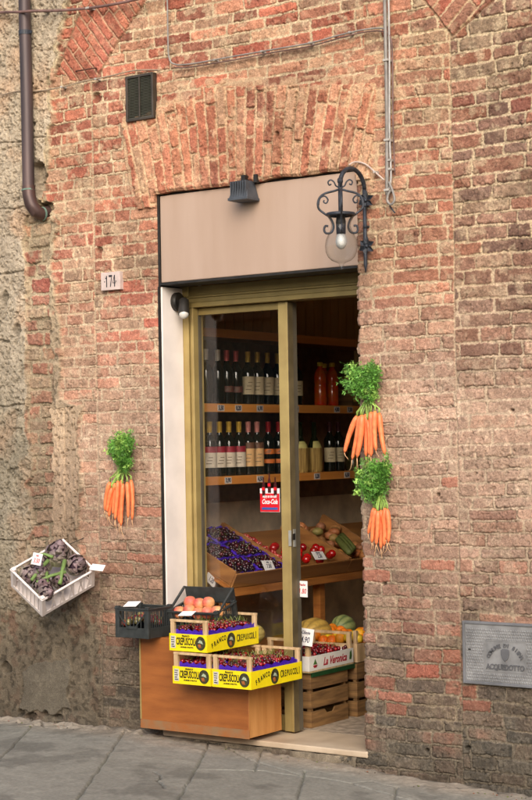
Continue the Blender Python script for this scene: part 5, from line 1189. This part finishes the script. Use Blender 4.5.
q = on_x(314, 622, bx0-.36); melon((q.x, q.y, oz+.13), (.10, .11, .085), (196, 160, 76), (150, 120, 56), 'large tan ribbed melon behind the lemons')
q = on_y(343, 622, OY1+.1); melon((q.x, q.y, oz+.12), (.075, .08, .08), (150, 158, 96), (84, 104, 58), 'greenish striped melon behind the oranges at right')
q = on_x(253, 603, -.5); melon((q.x, q.y, .52), (.06, .07, .055), (206, 186, 110), (170, 150, 84), 'pale melon seen dimly through the glass under the cherry tray')
# support bench behind for the melons
t = thing('low_bench', 'low dark wooden bench carrying fruit behind the crates', 'bench', (-.5, 1.4, FLZ))
MB().box((-.95, OY1+.01, oz+.01), (bx0+.02, OY1+.45, oz+.04)).box((-.95, by0+.05, oz+.01), (OX0-.015, OY1-.0, oz+.04)).build('bench_top', WOODS, t)
for x, y in ((-.9, OY1+.05), (bx0-.03, OY1+.4), (bx0-.03, OY1+.05), (-.9, OY1+.4)): MB().box((x, y, FLZ), (x+.04, y+.04, oz+.01)).build('leg', WOODS, t)

# ------------------------------------------------------------------ house across the street (behind the viewer; seen in the glass)
t = thing('house_across', 'unseen plastered house across the street, added for its reflection in the shop glass', 'house', (0, -10, 0))
OPL = mat('ochre_plaster', (188, 160, 122), .9, 0, .12, 1.5)
MB().box((-16, -16, -1), (16, -9.8, 3.1)).build('wall', OPL, t)  # unseen house added for its glass reflection, kept low to admit sky light
MB().box((-16.4, -16.4, 3.11), (16.4, -9.5, 3.25)).build('roof', mat('roof_tiles', (150, 92, 66), .9), t)
for k in range(9):
    for z in (1.0,):
        b = MB().box((-14+k*3.4, -9.79, z), (-12.9+k*3.4, -9.76, z+1.7)).build('window', mat('dim_glass', (50, 56, 60), .2), t)
# ------------------------------------------------------------------ light
w = bpy.data.worlds.new('World'); S.world = w; w.use_nodes = True; n = w.node_tree.nodes; l = w.node_tree.links
sky = n.new('ShaderNodeTexSky'); sky.sky_type = 'NISHITA'; sky.sun_disc = False; sky.sun_elevation = math.radians(29); sky.sun_rotation = math.radians(148); sky.air_density = 1.0; sky.dust_density = 3; sky.ozone_density = 1
l.new(sky.outputs[0], n['Background'].inputs[0]); n['Background'].inputs[1].default_value = .13
sd = bpy.data.lights.new('sun', 'SUN'); sd.energy = 1.5; sd.angle = math.radians(45); sd.color = (1, .95, .88); so = bpy.data.objects.new('sun', sd); C.objects.link(so)
el, az = math.radians(29), math.radians(148)
dvec = Vector((math.sin(az)*math.cos(el), math.cos(az)*math.cos(el), math.sin(el)))   # towards the sun
so.rotation_euler = dvec.to_track_quat('Z', 'Y').to_euler(); so.location = (-2, -6, 8)
S.view_settings.view_transform = 'Standard'; S.view_settings.look = 'None'; S.view_settings.gamma = 1; S.view_settings.use_curve_mapping = False
S.view_settings.exposure = .78
S.render.engine = 'CYCLES'; S.cycles.max_bounces = 8; S.cycles.transparent_max_bounces = 12; S.cycles.caustics_reflective = False; S.cycles.caustics_refractive = False
